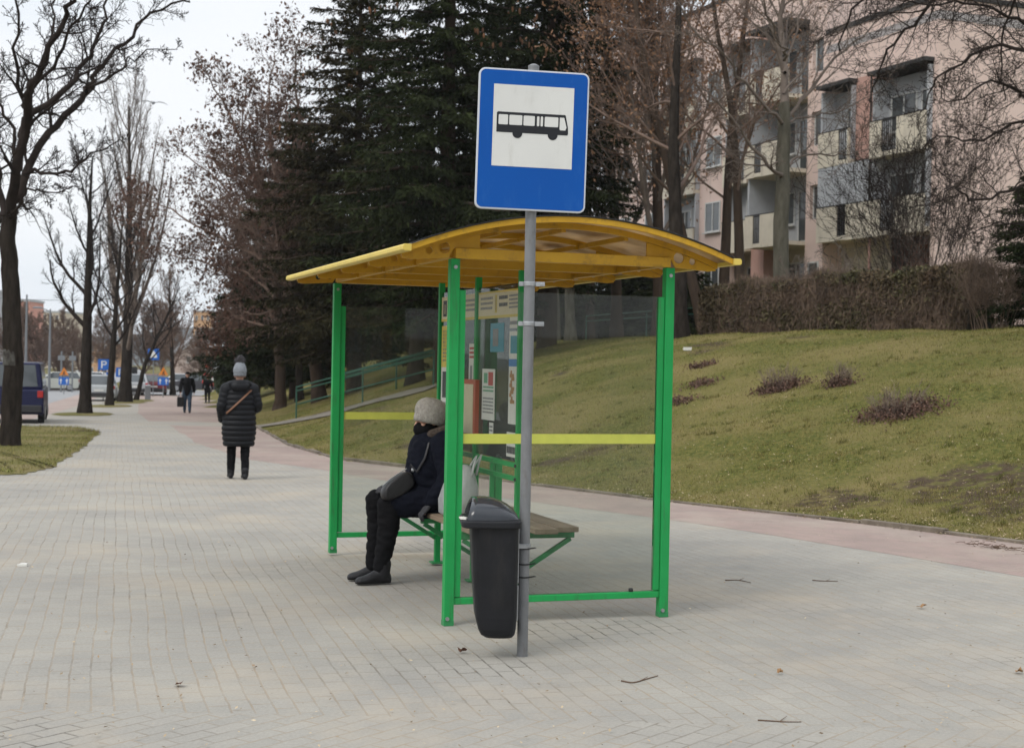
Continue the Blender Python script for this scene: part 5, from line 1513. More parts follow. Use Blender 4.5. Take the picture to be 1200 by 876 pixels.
# --- white carrier bag on the bench
M_plasticbag = mat('white_plastic', (.62, .63, .62), .35, scale=12, col2=(.5, .51, .51), bump=.9, bscale=14, transl=.35)
pb = thing('carrier_bag', 'crumpled white plastic carrier bag standing on the bench beside the woman', 'carrier bag', (OX, OY, 0), YAW)
q = MB(); rings = []; rng = random.Random(12)
for f, a_, b_ in ((0, .10, .15), (.03, .125, .18), (.12, .135, .185), (.22, .115, .165), (.30, .085, .125), (.345, .055, .08), (.36, .03, .05)):
    rings.append([Vector((.43 + a_ * cos(t_) * rng.uniform(.86, 1.1) + f * .10, 1.27 + b_ * sin(t_) * rng.uniform(.86, 1.1), .513 + f)) for t_ in [2*pi*i/18 for i in range(18)]])
q.loft(rings); bo = q.build('bag_body', M_plasticbag, pb, smooth=True)
for dx, dy in ((.02, -.06), (.09, .05)):
    q = MB(); c1 = Vector((.47 + dx, 1.27 + dy, .83))
    q.tube([c1 + Vector((0, -.06, -.03)), c1 + Vector((.02, -.05, .05)), c1 + Vector((.05, -.015, .105)), c1 + Vector((.055, .02, .10)), c1 + Vector((.03, .05, .045)), c1 + Vector((0, .06, -.03))], [.022, .02, .014, .014, .02, .022], 8, flat=.3)
    q.build('bag_handle', M_plasticbag, pb, smooth=True)

# --- standing figures: local frame faces +y
def walker(label, loc, rz, H=1.7, stride=.18, coat='jacket', Mj=None, Ml=None, hatm=None, bag=False, vox=.012, hat='cap', swing=.12, fat=1.0):
    r = thing('person', label, 'person', loc, rz)
    k = H / 1.7
    def V(x, y, z): return Vector((x * k, y * k, z * k))
    hL, hR = V(-.09, 0, .88), V(.09, 0, .88)
    aL, aR = V(-.105, stride, .09), V(.095, -stride, .10)
    kL, kR = V(-.10, stride * .62 + .03, .49), V(.095, -stride * .35 + .03, .48)
    pel = V(0, 0, .92); ch = V(0, .01, 1.25); nk = V(0, .005, 1.43); hd = V(0, .03, 1.575)
    sL, sR = V(-.19, 0, 1.36), V(.19, 0, 1.36)
    eL, eR = V(-.265, -.05 - swing * .3, 1.09), V(.265, -.05 + swing * .3, 1.09)
    wL, wR = V(-.275, .06 - swing, .86), V(.275, .03 + swing, .86)
    if coat == 'puffer':
        eL, eR = V(-.262, -.03, 1.08), V(.27, -.01, 1.10); wL, wR = V(-.235, .12, .88), V(.19, .20, 1.02)
    b = MB()
    capsule(b, pel, ch, .125 * k, .14 * k, .75); capsule(b, ch, nk - V(0, 0, .06), .13 * k, .06 * k); capsule(b, nk - V(0, 0, .05), hd - V(0, .02, .05), .05 * k, .05 * k)
    for h_, n_, a_ in ((hL, kL, aL), (hR, kR, aR)):
        capsule(b, h_, n_, .075 * k, .045 * k); capsule(b, n_, a_, .045 * k, .032 * k); capsule(b, a_, a_ + V(0, .06, -.05), .024 * k, .018 * k)
    for s_, e_, w_, sg_ in ((sL, eL, wL, -1), (sR, eR, wR, 1)):
        capsule(b, s_, e_, .05 * k, .04 * k); capsule(b, e_, w_, .038 * k, .026 * k)
        hand(b, w_, (w_ - e_), (-sg_, .2, 0), 1.0, .5, sg_)
    head(b, hd, (0, 1, -.05), k)
    fuse('body', b, vox * .6, M_skin, r, 2)
    eyes(hd, (0, 1, -.05), r, k)
    t = MB()
    for h_, n_, a_ in ((hL, kL, aL), (hR, kR, aR)):
        f = fat
        capsule(t, h_, n_, .105 * k * f, .070 * k * f); capsule(t, n_, a_ + V(0, 0, .01), .070 * k * f, .052 * k * f)
    capsule(t, hL, hR, .11 * k, .11 * k)
    fuse('trousers', t, vox, Ml, r, 2, folds=(.007, 7.0))
    sh_ = MB()
    for a_, l in ((aL, 1), (aR, 1)):
        shoe(sh_, a_ + V(0, -.06, 0) - Vector((0, 0, a_.z - .003)), a_ + V(0, .20, 0) - Vector((0, 0, a_.z - .003)), .13 if coat == 'puffer' else .06, 1.1)
    fuse('shoes', sh_, .010, M_boot, r, 2)
    c_ = MB()
    if coat == 'jacket':
        capsule(c_, pel - V(0, 0, .06), ch, .165 * k * fat, .185 * k * fat, .80); capsule(c_, ch, nk - V(0, 0, .07), .18 * k * fat, .09 * k)
        capsule(c_, sL, sR, .09 * k, .09 * k)
        for s_, e_, w_ in ((sL, eL, wL), (sR, eR, wR)):
            capsule(c_, s_, e_, .088 * k, .072 * k); capsule(c_, e_, w_.lerp(e_, .06), .070 * k, .052 * k)
        capsule(c_, nk - V(0, 0, .04), nk + V(0, 0, .02), .085 * k, .075 * k)
        fuse('jacket', c_, vox, Mj, r, 3, folds=(.010, 6.0))
    else:
        rings = []; zz = 1.40; n = 28
        z = .50
        while z <= 1.40:
            tt = (z - .50) / .90; ph = ((z - .50) / .078) % 1.0
            bul = .020 * abs(sin(pi * ph)) ** .5
            wx = np.interp(tt, [0, .25, .55, .8, .93, 1], [.215, .245, .235, .225, .195, .12]) + bul
            wy = np.interp(tt, [0, .25, .55, .8, .93, 1], [.165, .185, .175, .165, .14, .10]) + bul
            rings.append([V(wx * cos(a), .0 + wy * sin(a), z) for a in [2*pi*i/n for i in range(n)]])
            z += .0098
        c_.loft(rings)
        c_.build('quilted_coat', Mj, r, smooth=True)
        for s_, e_, w_ in ((sL, eL, wL), (sR, eR, wR)):
            sl = MB(); pts = []; rad = []
            N_ = 42
            for i in range(N_ + 1):
                f = i / N_; p = s_.lerp(e_, f * 2) if f < .5 else e_.lerp(w_, f * 2 - 1)
                pts.append(p); rad.append((.092 - .03 * f) * k + .011 * abs(sin(pi * f * 8)) ** .5)
            pts = [pts[0]] + [(pts[i-1] + pts[i] * 2 + pts[i+1]) / 4 for i in range(1, N_)] + [pts[-1]]
            sl.tube(pts, rad, 16); sl.build('quilted_sleeve', Mj, r, smooth=True)
        yk = MB(); capsule(yk, sL, sR, .105 * k, .105 * k); capsule(yk, sL + V(.06, 0, .03), sR + V(-.06, 0, .03), .10 * k, .10 * k); fuse('coat_yoke', yk, .012, Mj, r, 2)
        hb2 = MB()
        for i in range(16):
            a = 2*pi*i/16; a2 = 2*pi*(i+1)/16
            capsule(hb2, V(.135 * cos(a), -.02 + .115 * sin(a), 1.43 - .03 * sin(a)), V(.135 * cos(a2), -.02 + .115 * sin(a2), 1.43 - .03 * sin(a2)), .052, .052, n=10)
        capsule(hb2, V(-.06, -.13, 1.40), V(.06, -.13, 1.40), .075, .075)
        fuse('hood', hb2, .012, Mj, r, 3)
    if hat == 'beanie':
        hm = MB(); rings = []; nH = 32
        for r_, z in ((.090, -.045), (.100, -.045), (.104, -.02), (.102, .005), (.106, .01), (.110, .03), (.106, .07), (.095, .105), (.078, .14), (.060, .165), (.025, .18)):
            rings.append([hd + V(r_ * .93 * cos(a), -.012 + r_ * 1.05 * sin(a), z + .03) for a in [2*pi*j/nH for j in range(nH)]])
        hm.loft(rings); hm.build('knitted_hat', hatm, r, smooth=True)
        pm = MB(); rng = random.Random(1)
        for i in range(70):
            d = rvec(rng).normalized(); capsule(pm, hd + V(0, -.012, .225), hd + V(0, -.012, .225) + d * .075, .014, .011, n=6)
        pm.ell(hd + V(0, -.012, .225), (.066, .066, .066)); fuse('pompom', pm, .008, M_pom, r, 1)
    else:
        hm = MB(); rings = []
        for r_, z in ((.088, .015), (.098, .02), (.104, .05), (.100, .08), (.080, .105), (.04, .118), (.01, .12)):
            rings.append([hd + V(r_ * .86 * cos(a), -.010 + r_ * 1.0 * sin(a), z) for a in [2*pi*j/24 for j in range(24)]])
        hm.loft(rings)
        hm.loft([[hd + V(.07 * cos(a), .07 + .07 * sin(a), .028) for a in [pi*j/8 for j in range(9)]], [hd + V(.07 * cos(a), .07 + .07 * sin(a), .040) for a in [pi*j/8 for j in range(9)]]])
        hm.build('cap', hatm, r, smooth=True)
    return r, (wL, wR)

w0 = G(279, 561); 
wr_, _ = walker('woman in long black quilted coat and pompom hat walking away on the pavement', (w0.x, w0.y, base_z(w0.y)), radians(14), 1.60, .11, 'puffer', M_puffer, M_blackcloth, M_wool2, hat='beanie', vox=.010)
q = MB(); cr = []
for i in range(19):
    f = i / 18; x = .17 - .37 * f; z = 1.36 - .36 * f
    k_ = np.interp((z - .50) / .90, [0, .25, .55, .8, .93, 1], [.215, .245, .235, .225, .195, .12]); wy = np.interp((z - .50) / .90, [0, .25, .55, .8, .93, 1], [.165, .185, .175, .165, .14, .10])
    cr.append(Vector((x, -(wy + .030) * sqrt(max(.05, 1 - (x / (k_ + .03)) ** 2)), z)) * (1.60 / 1.7))
q.tube(cr, .021, 8, flat=.35); q.build('shoulder_strap', M_brownstrap, wr_, smooth=True)
m0 = G(219, 483.5)
mn, wrists = walker('man in dark jacket, cap and jeans walking toward the bus stop with a bag', (m0.x, m0.y, base_z(m0.y)), radians(180 + 14), 1.74, .10, 'jacket', M_blackcloth, M_jeans, M_blackcloth, vox=.016, fat=1.12)
# the bag in his hand
wv = Matrix.Rotation(radians(194), 4, 'Z') @ wrists[1]; wv = wv + Vector((m0.x, m0.y, base_z(m0.y)))
sb = thing('shopping_bag', 'dark bag hanging from the hand of the walking man', 'bag', (wv.x, wv.y, wv.z - .62), radians(20))
q = MB(); q.loft([rr_ring(-.14, .14, .06, z, .04, 4) if z > .02 else rr_ring(-.12, .12, .05, z, .04, 4) for z in (0, .05, .3, .42)]); q.build('bag_body', M_leather, sb, bevel=.01)
q = MB()
for y in (-.05, .05): q.tube([(-.08, y, .41), (-.05, y * .5, .52), (0, y * .2, .555), (.05, y * .5, .52), (.08, y, .41)], .008, 6)
q.build('bag_handle', M_leather, sb)
p0 = G(243, 472)
walker('small dark figure walking far off behind the man with the bag', (p0.x, p0.y, base_z(p0.y)), radians(190), 1.55, .10, 'jacket', M_blackcloth, M_blackcloth, M_hair, vox=.02)
# ------------------------------------------------------------------ apartment building
M_pink = mat('pink_render', (.74, .575, .505), .9, scale=.5, col2=(.66, .51, .445), bump=.15, bscale=40, wear=((.40, .33, .29), .5, 1.6, .15))
M_salmon = mat('salmon_render', (.50, .305, .25), .9, scale=1.2, col2=(.44, .265, .215), bump=.15, bscale=40)
M_creamw = mat('cream_render', (.70, .635, .51), .9, scale=1.2, col2=(.58, .52, .42), bump=.15, bscale=40, wear=((.33, .29, .24), .5, 2.2, .25))
M_greyw = mat('grey_render', (.47, .485, .50), .9, scale=1.5, col2=(.40, .41, .425), bump=.1, bscale=40)
M_greyband = mat('grey_band', (.40, .37, .36), .8, scale=2, col2=(.35, .325, .315))
M_redwall = mat('brick_red_render', (.20, .085, .055), .9, scale=2, col2=(.14, .06, .042))
M_darkmetal = mat('dark_metal', (.035, .033, .032), .6, scale=10, col2=(.025, .024, .023))
M_frame = mat('window_frame_white', (.62, .62, .60), .6, scale=5, col2=(.54, .54, .52))
M_pane = mat('window_pane', (.045, .055, .062), .08, scale=.8, col2=(.10, .105, .10), spec=.8)
M_roofd = mat('roof_felt', (.05, .048, .046), .9, scale=4, col2=(.035, .034, .033))
bl = thing('apartment_building', 'pink block of flats with cream balconies behind the hedge', 'apartment building', (14.7, 51.5, 0), math.atan2(.385, .923))
ZB = 2.2; R1Z, R2Z = 14.6, 17.6; S1, S2, S3, S4 = 6.55, 9.45, 12.4, 15.3
wall = MB()
def solid(x0, x1, y0, y1, z0, z1): wall.box2(x0, x1, y0, y1, z0, z1)
# gable block behind the corner, and the long wing, set back so the loggias can stand in front
solid(1.25, 13, 0.002, 6.78, ZB, R1Z); solid(1.25, 13, 6.782, 26, ZB, R2Z)
solid(0, 1.248, 0.0, .26, ZB, R1Z)                      # gable edge pier
solid(0, 1.248, .262, 6.78, S3 + .16, R1Z)              # wall over the loggias
solid(0, 1.248, 6.782, 8.0, ZB, 7.45); solid(0, 1.248, 6.782, 8.0, 8.8, 10.35); solid(0, 1.248, 6.782, 8.0, 11.7, 13.25); solid(0, 1.248, 6.782, 8.0, 14.6, R2Z)
for z0, z1 in ((7.45, 8.8), (10.35, 11.7), (13.25, 14.6)):
    solid(0, 1.248, 6.782, 6.98, z0, z1); solid(0, 1.248, 7.72, 8.0, z0, z1); solid(.2, 1.248, 6.98, 7.72, z0, z1)
solid(0, 1.248, 14.0, 16.5, ZB, R2Z); solid(0, 1.248, 19.5, 26, ZB, R2Z); solid(0, 1.248, 8.0, 14.0, S4 + .16, R2Z); solid(0, 1.248, 16.5, 19.5, S4 + .16, R2Z)
wall.build('wall', M_pink, bl)
MB().box2(-.06, 13.05, -.06, 6.781, R1Z, R1Z + .18).build('roof', M_roofd, bl)
MB().box2(-.06, 13.05, 6.783, 26.1, R2Z, R2Z + .18).build('roof', M_roofd, bl)
MB().box2(-.012, 13.01, -.012, 6.78, R1Z - .75, R1Z - .45).build('painted_band', M_greyband, bl)
for a, b, z1 in ((3.47, 4.74, S3 + .158), (11.0, 12.0, S4 + .158)):
    z0 = S2 if a < 4 else ZB
    MB().box2(-.02, 1.247, a + .002, b - .002, z0, z1).build('salmon_pier', M_salmon, bl)
def window(y0, y1, z0, z1, x, parent, split=1):
    f = MB(); t = .06
    f.box2(x - .05, x, y0, y0 + t, z0, z1); f.box2(x - .05, x, y1 - t, y1, z0, z1)
    f.box2(x - .05, x, y0 + t, y1 - t, z0, z0 + t); f.box2(x - .05, x, y0 + t, y1 - t, z1 - t, z1)
    for i in range(1, split):
        yy = y0 + (y1 - y0) * i / split; f.box2(x - .05, x, yy - t/2, yy + t/2, z0 + t, z1 - t)
    w_ = f.build('window', M_frame, parent)
    MB().box2(x - .025, x - .012, y0 + t, y1 - t, z0 + t, z1 - t).build('pane', M_pane, w_)
    MB().box2(x - .16, x + .0, y0 - .05, y1 + .05, z0 - .05, z0 - .002).build('sill', M_frame, w_)
    return w_
for z0, z1 in ((7.45, 8.8), (10.35, 11.7), (13.25, 14.6)): window(6.99, 7.71, z0, z1, .19, bl)
window(6.99, 7.71, 4.4, 5.75, -.002, bl)
for z0 in (4.6, 7.5, 10.4, 13.3):
    window(14.6, 15.9, z0, z0 + 1.35, -.002, bl, 2); window(20.4, 21.7, z0, z0 + 1.35, -.002, bl, 2); window(23.2, 24.5, z0, z0 + 1.35, -.002, bl, 2)
def railing(y0, y1, z0, z1, x, parent):
    k = MB(); k.box2(x - .02, x + .02, y0, y1, z0, z0 + .04); k.box2(x - .02, x + .02, y0, y1, z1 - .04, z1)
    n = int((y1 - y0) / .11)
    for i in range(n + 1):
        y = y0 + (y1 - y0) * i / n; k.box2(x - .012, x + .012, y - .012, y + .012, z0 + .04, z1 - .04)
    k.build('railing', M_darkmetal, parent)
def loggia(y0, y1, floors, roofz, bars, glaz=(), proj=.30, side=M_greyw):
    """balcony stack: floors = slab heights; bars = fraction span of the barred gap in each parapet"""
    for i, z in enumerate(floors):
        zt = floors[i + 1] if i + 1 < len(floors) else roofz
        b = MB().box2(-proj, 1.248, y0 + .004, y1 - .004, z - .10, z + .06)
        sl = b.build('balcony', M_creamw, bl)
        a0, a1 = y0 + (y1 - y0) * bars[0], y0 + (y1 - y0) * bars[1]
        for u, v in ((y0 + .006, a0), (a1, y1 - .006)):
            if v - u > .05: MB().box2(-proj - .02, -proj + .06, u, v, z - .12, z + 1.22).build('parapet', M_creamw, sl)
        railing(a0 + .03, a1 - .03, z + .07, z + 1.20, -proj + .02, sl)
        rl = MB().box2(-proj - .03, -proj + .07, y0 + .004, y1 - .004, z + 1.222, z + 1.26); rl.build('handrail', M_darkmetal, sl)
        # back wall, flank walls
        bk = MB().box2(.45, 1.247, y0 + .004, y1 - .004, z + .062, zt - .104); bk.box2(-proj + .10, .448, y1 - .10, y1 - .006, z + .062, zt - .104); (bk.box2(-proj + .10, .448, y0 + .006, y0 + .08, z + .062, zt - .104) if proj < .5 else None)
        bk.build('loggia_wall', side, sl)
        window(y0 + .25, y0 + 1.15, z + .1, z + 2.2, .448, sl, 1)
        if y1 - y0 > 2.4: window(y0 + 1.4, y1 - .3, z + .85, z + 2.2, .448, sl, 2)
        if i in glaz:
            MB().box2(-proj - .0, -proj + .04, y0 + .03, y1 - .03, z + 1.262, zt - .106).build('balcony_screen', M_greyw, sl)
    c = MB().box2(-proj - .12, 1.248, y0 - .06, y1 + .06, roofz - .0, roofz + .14); c.build('balcony_roof', M_roofd, bl)
loggia(.264, 3.466, (S1, S2), S3, (.50, .78), glaz=())
loggia(4.744, 6.778, (S1, S2), S3, (.06, .34), glaz=(0,))
loggia(8.004, 10.996, (S1, S2, S3), S4, (.62, .80), proj=.95)
loggia(12.004, 13.996, (S1, S2, S3), S4, (.1, .4))
loggia(16.504, 19.496, (S1, S2, S3), S4, (.3, .55))
# between the two front loggias the middle floor is boarded in grey over a cream parapet
pb_ = MB().box2(-.30, -.22, 3.47, 4.74, S1 - .12, S1 + 1.22).build('parapet', M_creamw, bl)
MB().box2(-.30, -.26, 3.47, 4.74, S1 + 1.262, S2 - .12).build('balcony_screen', M_greyw, bl)
MB().box2(-.28, 1.247, 3.47, 4.74, S1 - .10, S1 + .06).build('balcony', M_creamw, bl)
# open ground floor under the front loggias
MB().box2(.9, 1.247, 3.6, 6.778, ZB, S1 - .102).build('ground_floor_wall', M_creamw, bl)
MB().box2(.9, 1.247, .264, 3.598, ZB, S1 - .102).build('ground_floor_wall', M_redwall, bl, label='brick red ground floor wall under the corner balcony')
MB().tube([(-.1, 3.62, ZB), (-.1, 3.62, S1 - .11)], .05, 8).build('downpipe', M_salmon, bl)
for a, b in ((8.004, 10.996), (12.004, 13.996), (16.504, 19.496)):
    MB().box2(.9, 1.247, a, b, ZB, S1 - .102).build('ground_floor_wall', M_creamw, bl)
    window(a + .3, b - .3, 4.2, 5.9, .898, bl, 3)
MB().tube([(-.28, 3.46, S1 - .1), (-.28, 3.46, S3)], .035, 8).build('downpipe', M_darkmetal, bl)

# ------------------------------------------------------------------ railings on the bank
M_railg = mat('railing_green', (.025, .10, .065), .5, scale=8, col2=(.018, .075, .05))
def handrail(name, label, pts, h, rails, step=1.6):
    o = pts[0].copy(); r = thing(name, label, 'railing', o)
    P_ = [p - o for p in pts]
    for k, dz in enumerate(rails):
        MB().tube([p + Vector((0, 0, dz)) for p in P_], .024, 8).build('rail', M_railg, r, smooth=True)
    d = 0; L = sum((b - a).length for a, b in zip(P_, P_[1:])); n = max(2, int(L / step))
    for i in range(n + 1):
        t = L * i / n; acc = 0
        for a, b in zip(P_, P_[1:]):
            l = (b - a).length
            if acc + l >= t - 1e-6:
                q = a.lerp(b, (t - acc) / l); break
            acc += l
        gzv = gz(q.x + o.x, q.y + o.y) - o.z
        MB().tube([(q.x, q.y, gzv - .15), (q.x, q.y, q.z + rails[0])], .024, 8).build('rail_post', M_railg, r)
a0 = bankpoint(347, 491); a1 = bankpoint(442, 467); a2 = bankpoint(508, 451)
handrail('handrail', 'green tube handrail climbing the bank left of the shelter, seen through the glass', [a0, a1, a2], 1.0, (.98, .86, .45), 2.3)
b0 = Vector((a0.x + .9, a0.y + 1.6, 0)); b0.z = gz(b0.x, b0.y); b1 = Vector((a2.x + .8, a2.y + 1.8, 0)); b1.z = gz(b1.x, b1.y)
handrail('handrail', 'second green handrail on the uphill side of the bank steps', [b0, b1], 1.0, (.98, .86), 2.3)
c0 = on_ground(686, 57); c1 = on_ground(842, 47)
handrail('handrail', 'pale green handrail at the top of the bank near the right shelter post', [c0, c0.lerp(c1, .5), c1], .9, (.95, .75), 2.5)
# paved side path that leaves the kerb and climbs along the railing
M_side = mat('worn_concrete', (.21, .185, .15), .95, scale=4, col2=(.14, .125, .10), bump=.3, bscale=40)
k0 = G(299, 500); sp = [Vector((k0.x - .1, k0.y, 0)), (a0 + Vector((-.1, -.7, 0))), (a1 + Vector((.1, -.9, 0))), (a2 + Vector((.1, -.9, 0)))]
V = []; Fc = []
spp, _ = smooth_poly(sp, [1] * 4, 8)
for i, p in enumerate(spp):
    d = (spp[min(i+1, len(spp)-1)] - spp[max(i-1, 0)]); d.z = 0; d.normalize(); s = Vector((-d.y, d.x, 0))
    for o_ in (-.55, .55):
        q = p + s * o_; V.append((q.x, q.y, gz(q.x, q.y) + .035))
for i in range(len(spp) - 1): Fc += [2*i, 2*i+1, 2*i+3, 2*i+2]
link_mesh('side_path', raw_mesh('side_path', np.array(V), Fc, 4), M_side, kind='structure')

# ------------------------------------------------------------------ cars
M_tyre = mat('tyre', (.02, .02, .02), .85); M_rim = mat('wheel_rim', (.35, .35, .36), .4, metal=.6)
M_cglass = mat('car_glass', (.05, .06, .065), .06, spec=.9); M_tail = mat('tail_light', (.35, .02, .02), .25, coat=.5); M_plate = mat('number_plate', (.65, .65, .62), .5)
M_bump = mat('car_trim', (.03, .03, .032), .6)
def paint(name, c): return mat(name, c, .28, scale=1, var=.04, coat=.6)
def car(name, label, cat, loc, rz, P_, L, W, H, belt, cab, roofw=.78, zl=.22, group=None, wheel=.31, plate=True):
    """front toward +y; cab = rear bottom, rear top, front top, front bottom along y"""
    r = thing(name, label, cat, loc, rz, group)
    h = W / 2; b = MB()
    side = [(-L/2 + .04, zl + .08), (-L/2, zl + .25), (-L/2 + .03, belt - .05), (-L/2 + .10, belt), (cab[3] + .05, belt), (L/2 - .25, belt - .14), (L/2, belt - .38), (L/2, zl + .1), (L/2 - .12, zl), (-L/2 + .15, zl)]
    b.prism(side, -h, h, 'yz')
    body = b.build('body', P_, r, bevel=.07, segs=3)
    c = MB(); t = h * roofw; hb = h * .97
    c.loft([[(-hb, cab[0], belt - .02), (hb, cab[0], belt - .02), (hb, cab[3], belt - .02), (-hb, cab[3], belt - .02)],
            [(-t, cab[1], H), (t, cab[1], H), (t, cab[2], H), (-t, cab[2], H)]])
    c.build('cabin', P_, r, bevel=.06, segs=3)
    def quad(A, B, C_, D, ins, off, nm, M):
        ctr = (A + B + C_ + D) / 4; nrm = (B - A).cross(D - A).normalized()
        if nrm.dot(ctr - Vector((0, (cab[0] + cab[3]) / 2, belt))) < 0: nrm = -nrm
        q = [p + (ctr - p) * ins + nrm * off for p in (A, B, C_, D)]
        q2 = [p - nrm * .02 for p in q]
        MB().loft([q2, q]).build(nm, M, r)
    v = lambda x, y, z: Vector((x, y, z))
    quad(v(-hb, cab[0], belt), v(hb, cab[0], belt), v(t, cab[1], H), v(-t, cab[1], H), .17, .008, 'rear_window', M_cglass)
    quad(v(-hb, cab[3], belt), v(hb, cab[3], belt), v(t, cab[2], H), v(-t, cab[2], H), .13, .008, 'windscreen', M_cglass)
    for s in (-1, 1):
        quad(v(s*hb, cab[0], belt), v(s*hb, cab[3], belt), v(s*t, cab[2], H), v(s*t, cab[1], H), .14, .008, 'side_window', M_cglass)
        z1 = belt - .05
        MB().box((s * (h - .10), -L/2 + .0, (z1 + zl + .45) / 2 + .03), (.17, .05, max(.12, (z1 - zl) * .28))).build('tail_light', M_tail, r, bevel=.015)
        MB().box((s * (h - .22), L/2 - .02, belt - .45), (.3, .06, .13)).build('headlight', M_frame, r, bevel=.02)
        for yy in (-L * .30, L * .31):
            w_ = MB(); pr = [(0.02, -.10), (wheel * .6, -.10), (wheel, -.08), (wheel, .08), (wheel * .6, .10), (.02, .10)]
            w_.lathe(pr, 24); w_.v = [(s * (h - .09) + z, yy + x, wheel + y) for x, y, z in w_.v]
            wo = w_.build('wheel', M_tyre, r)
            k = MB(); k.lathe([(.02, .0), (wheel * .62, .0), (wheel * .62, .012), (.02, .03)], 20); k.v = [(s * (h + .012) + z * s, yy + x, wheel + y) for x, y, z in k.v]
            k.build('rim', M_rim, wo)
    MB().box((0, -L/2 - .01, zl + .18), (W * .94, .12, .22)).build('bumper', M_bump, r, bevel=.03)
    MB().box((0, L/2 + .0, zl + .16), (W * .94, .10, .22)).build('bumper', M_bump, r, bevel=.03)
    if plate: MB().box((0, -L/2 - .012, zl + (belt - zl) * .58), (.52, .03, .11)).build('number_plate', M_plate, r)
    return r
SRZ = radians(13)
v0 = G(55, 496)
hd_v = Vector((cos(SRZ), sin(SRZ), 0))
vc = Vector((v0.x, v0.y, 0)) - hd_v * 1.12 + Vector((-sin(SRZ), cos(SRZ), 0)) * 2.0
van = car('van', 'dark blue van parked behind the near street tree', 'van', (vc.x, vc.y, base_z(vc.y)), radians(16), mat('van_blue', (.007, .009, .042), .4, scale=1, var=.04, coat=.12, spec=.2), 4.8, 1.84, 1.86, 1.08, (-2.32, -2.20, 1.05, 1.75), .86, .30, wheel=.33)
for (px, py, nm, lb_, P_) in ((116, 470, 'parked_car', 'silver hatchback parked between the second and third street trees', paint('silver_paint', (.42, .44, .45))),
                              (158, 463.5, 'parked_car', 'silver grey car parked behind the broom-shaped tree', paint('grey_paint', (.36, .37, .38))),
                              (180, 463, 'parked_car', 'dark red car farthest along the parking bays by the pillar bin', paint('red_paint', (.16, .02, .025))),):
    q = G(px, py)
    car(nm, lb_, 'car', (q.x - .5, q.y + 2.1, base_z(q.y + 2)), SRZ, P_, 4.2, 1.76, 1.48, .92, (-2.02, -1.55, .25, 1.05), group='cars parked beside the pavement')
q = at(66, 455, 112)
car('parked_car', 'small pale car across the road behind the roadworks sign', 'car', (q.x, q.y, base_z(112)), radians(103), paint('pale_paint', (.46, .47, .42)), 3.4, 1.7, 1.45, .95, (-2.02, -1.7, .35, 1.05))
for px, lb_, c in ((98, 'white car crossing far behind the second street tree', (.6, .6, .6)), (207, 'pale car on the crossing street behind the man', (.5, .5, .52)), (226, 'dark car on the crossing street right of the walking man', (.05, .05, .06))):
    q = at(px, 456, 118); car('moving_car', lb_, 'car', (q.x, q.y, base_z(118) + .01), radians(103), paint('far_paint', c), 4.2, 1.75, 1.46, .92, (-2.02, -1.5, .3, 1.05), group='cars on the crossing street')

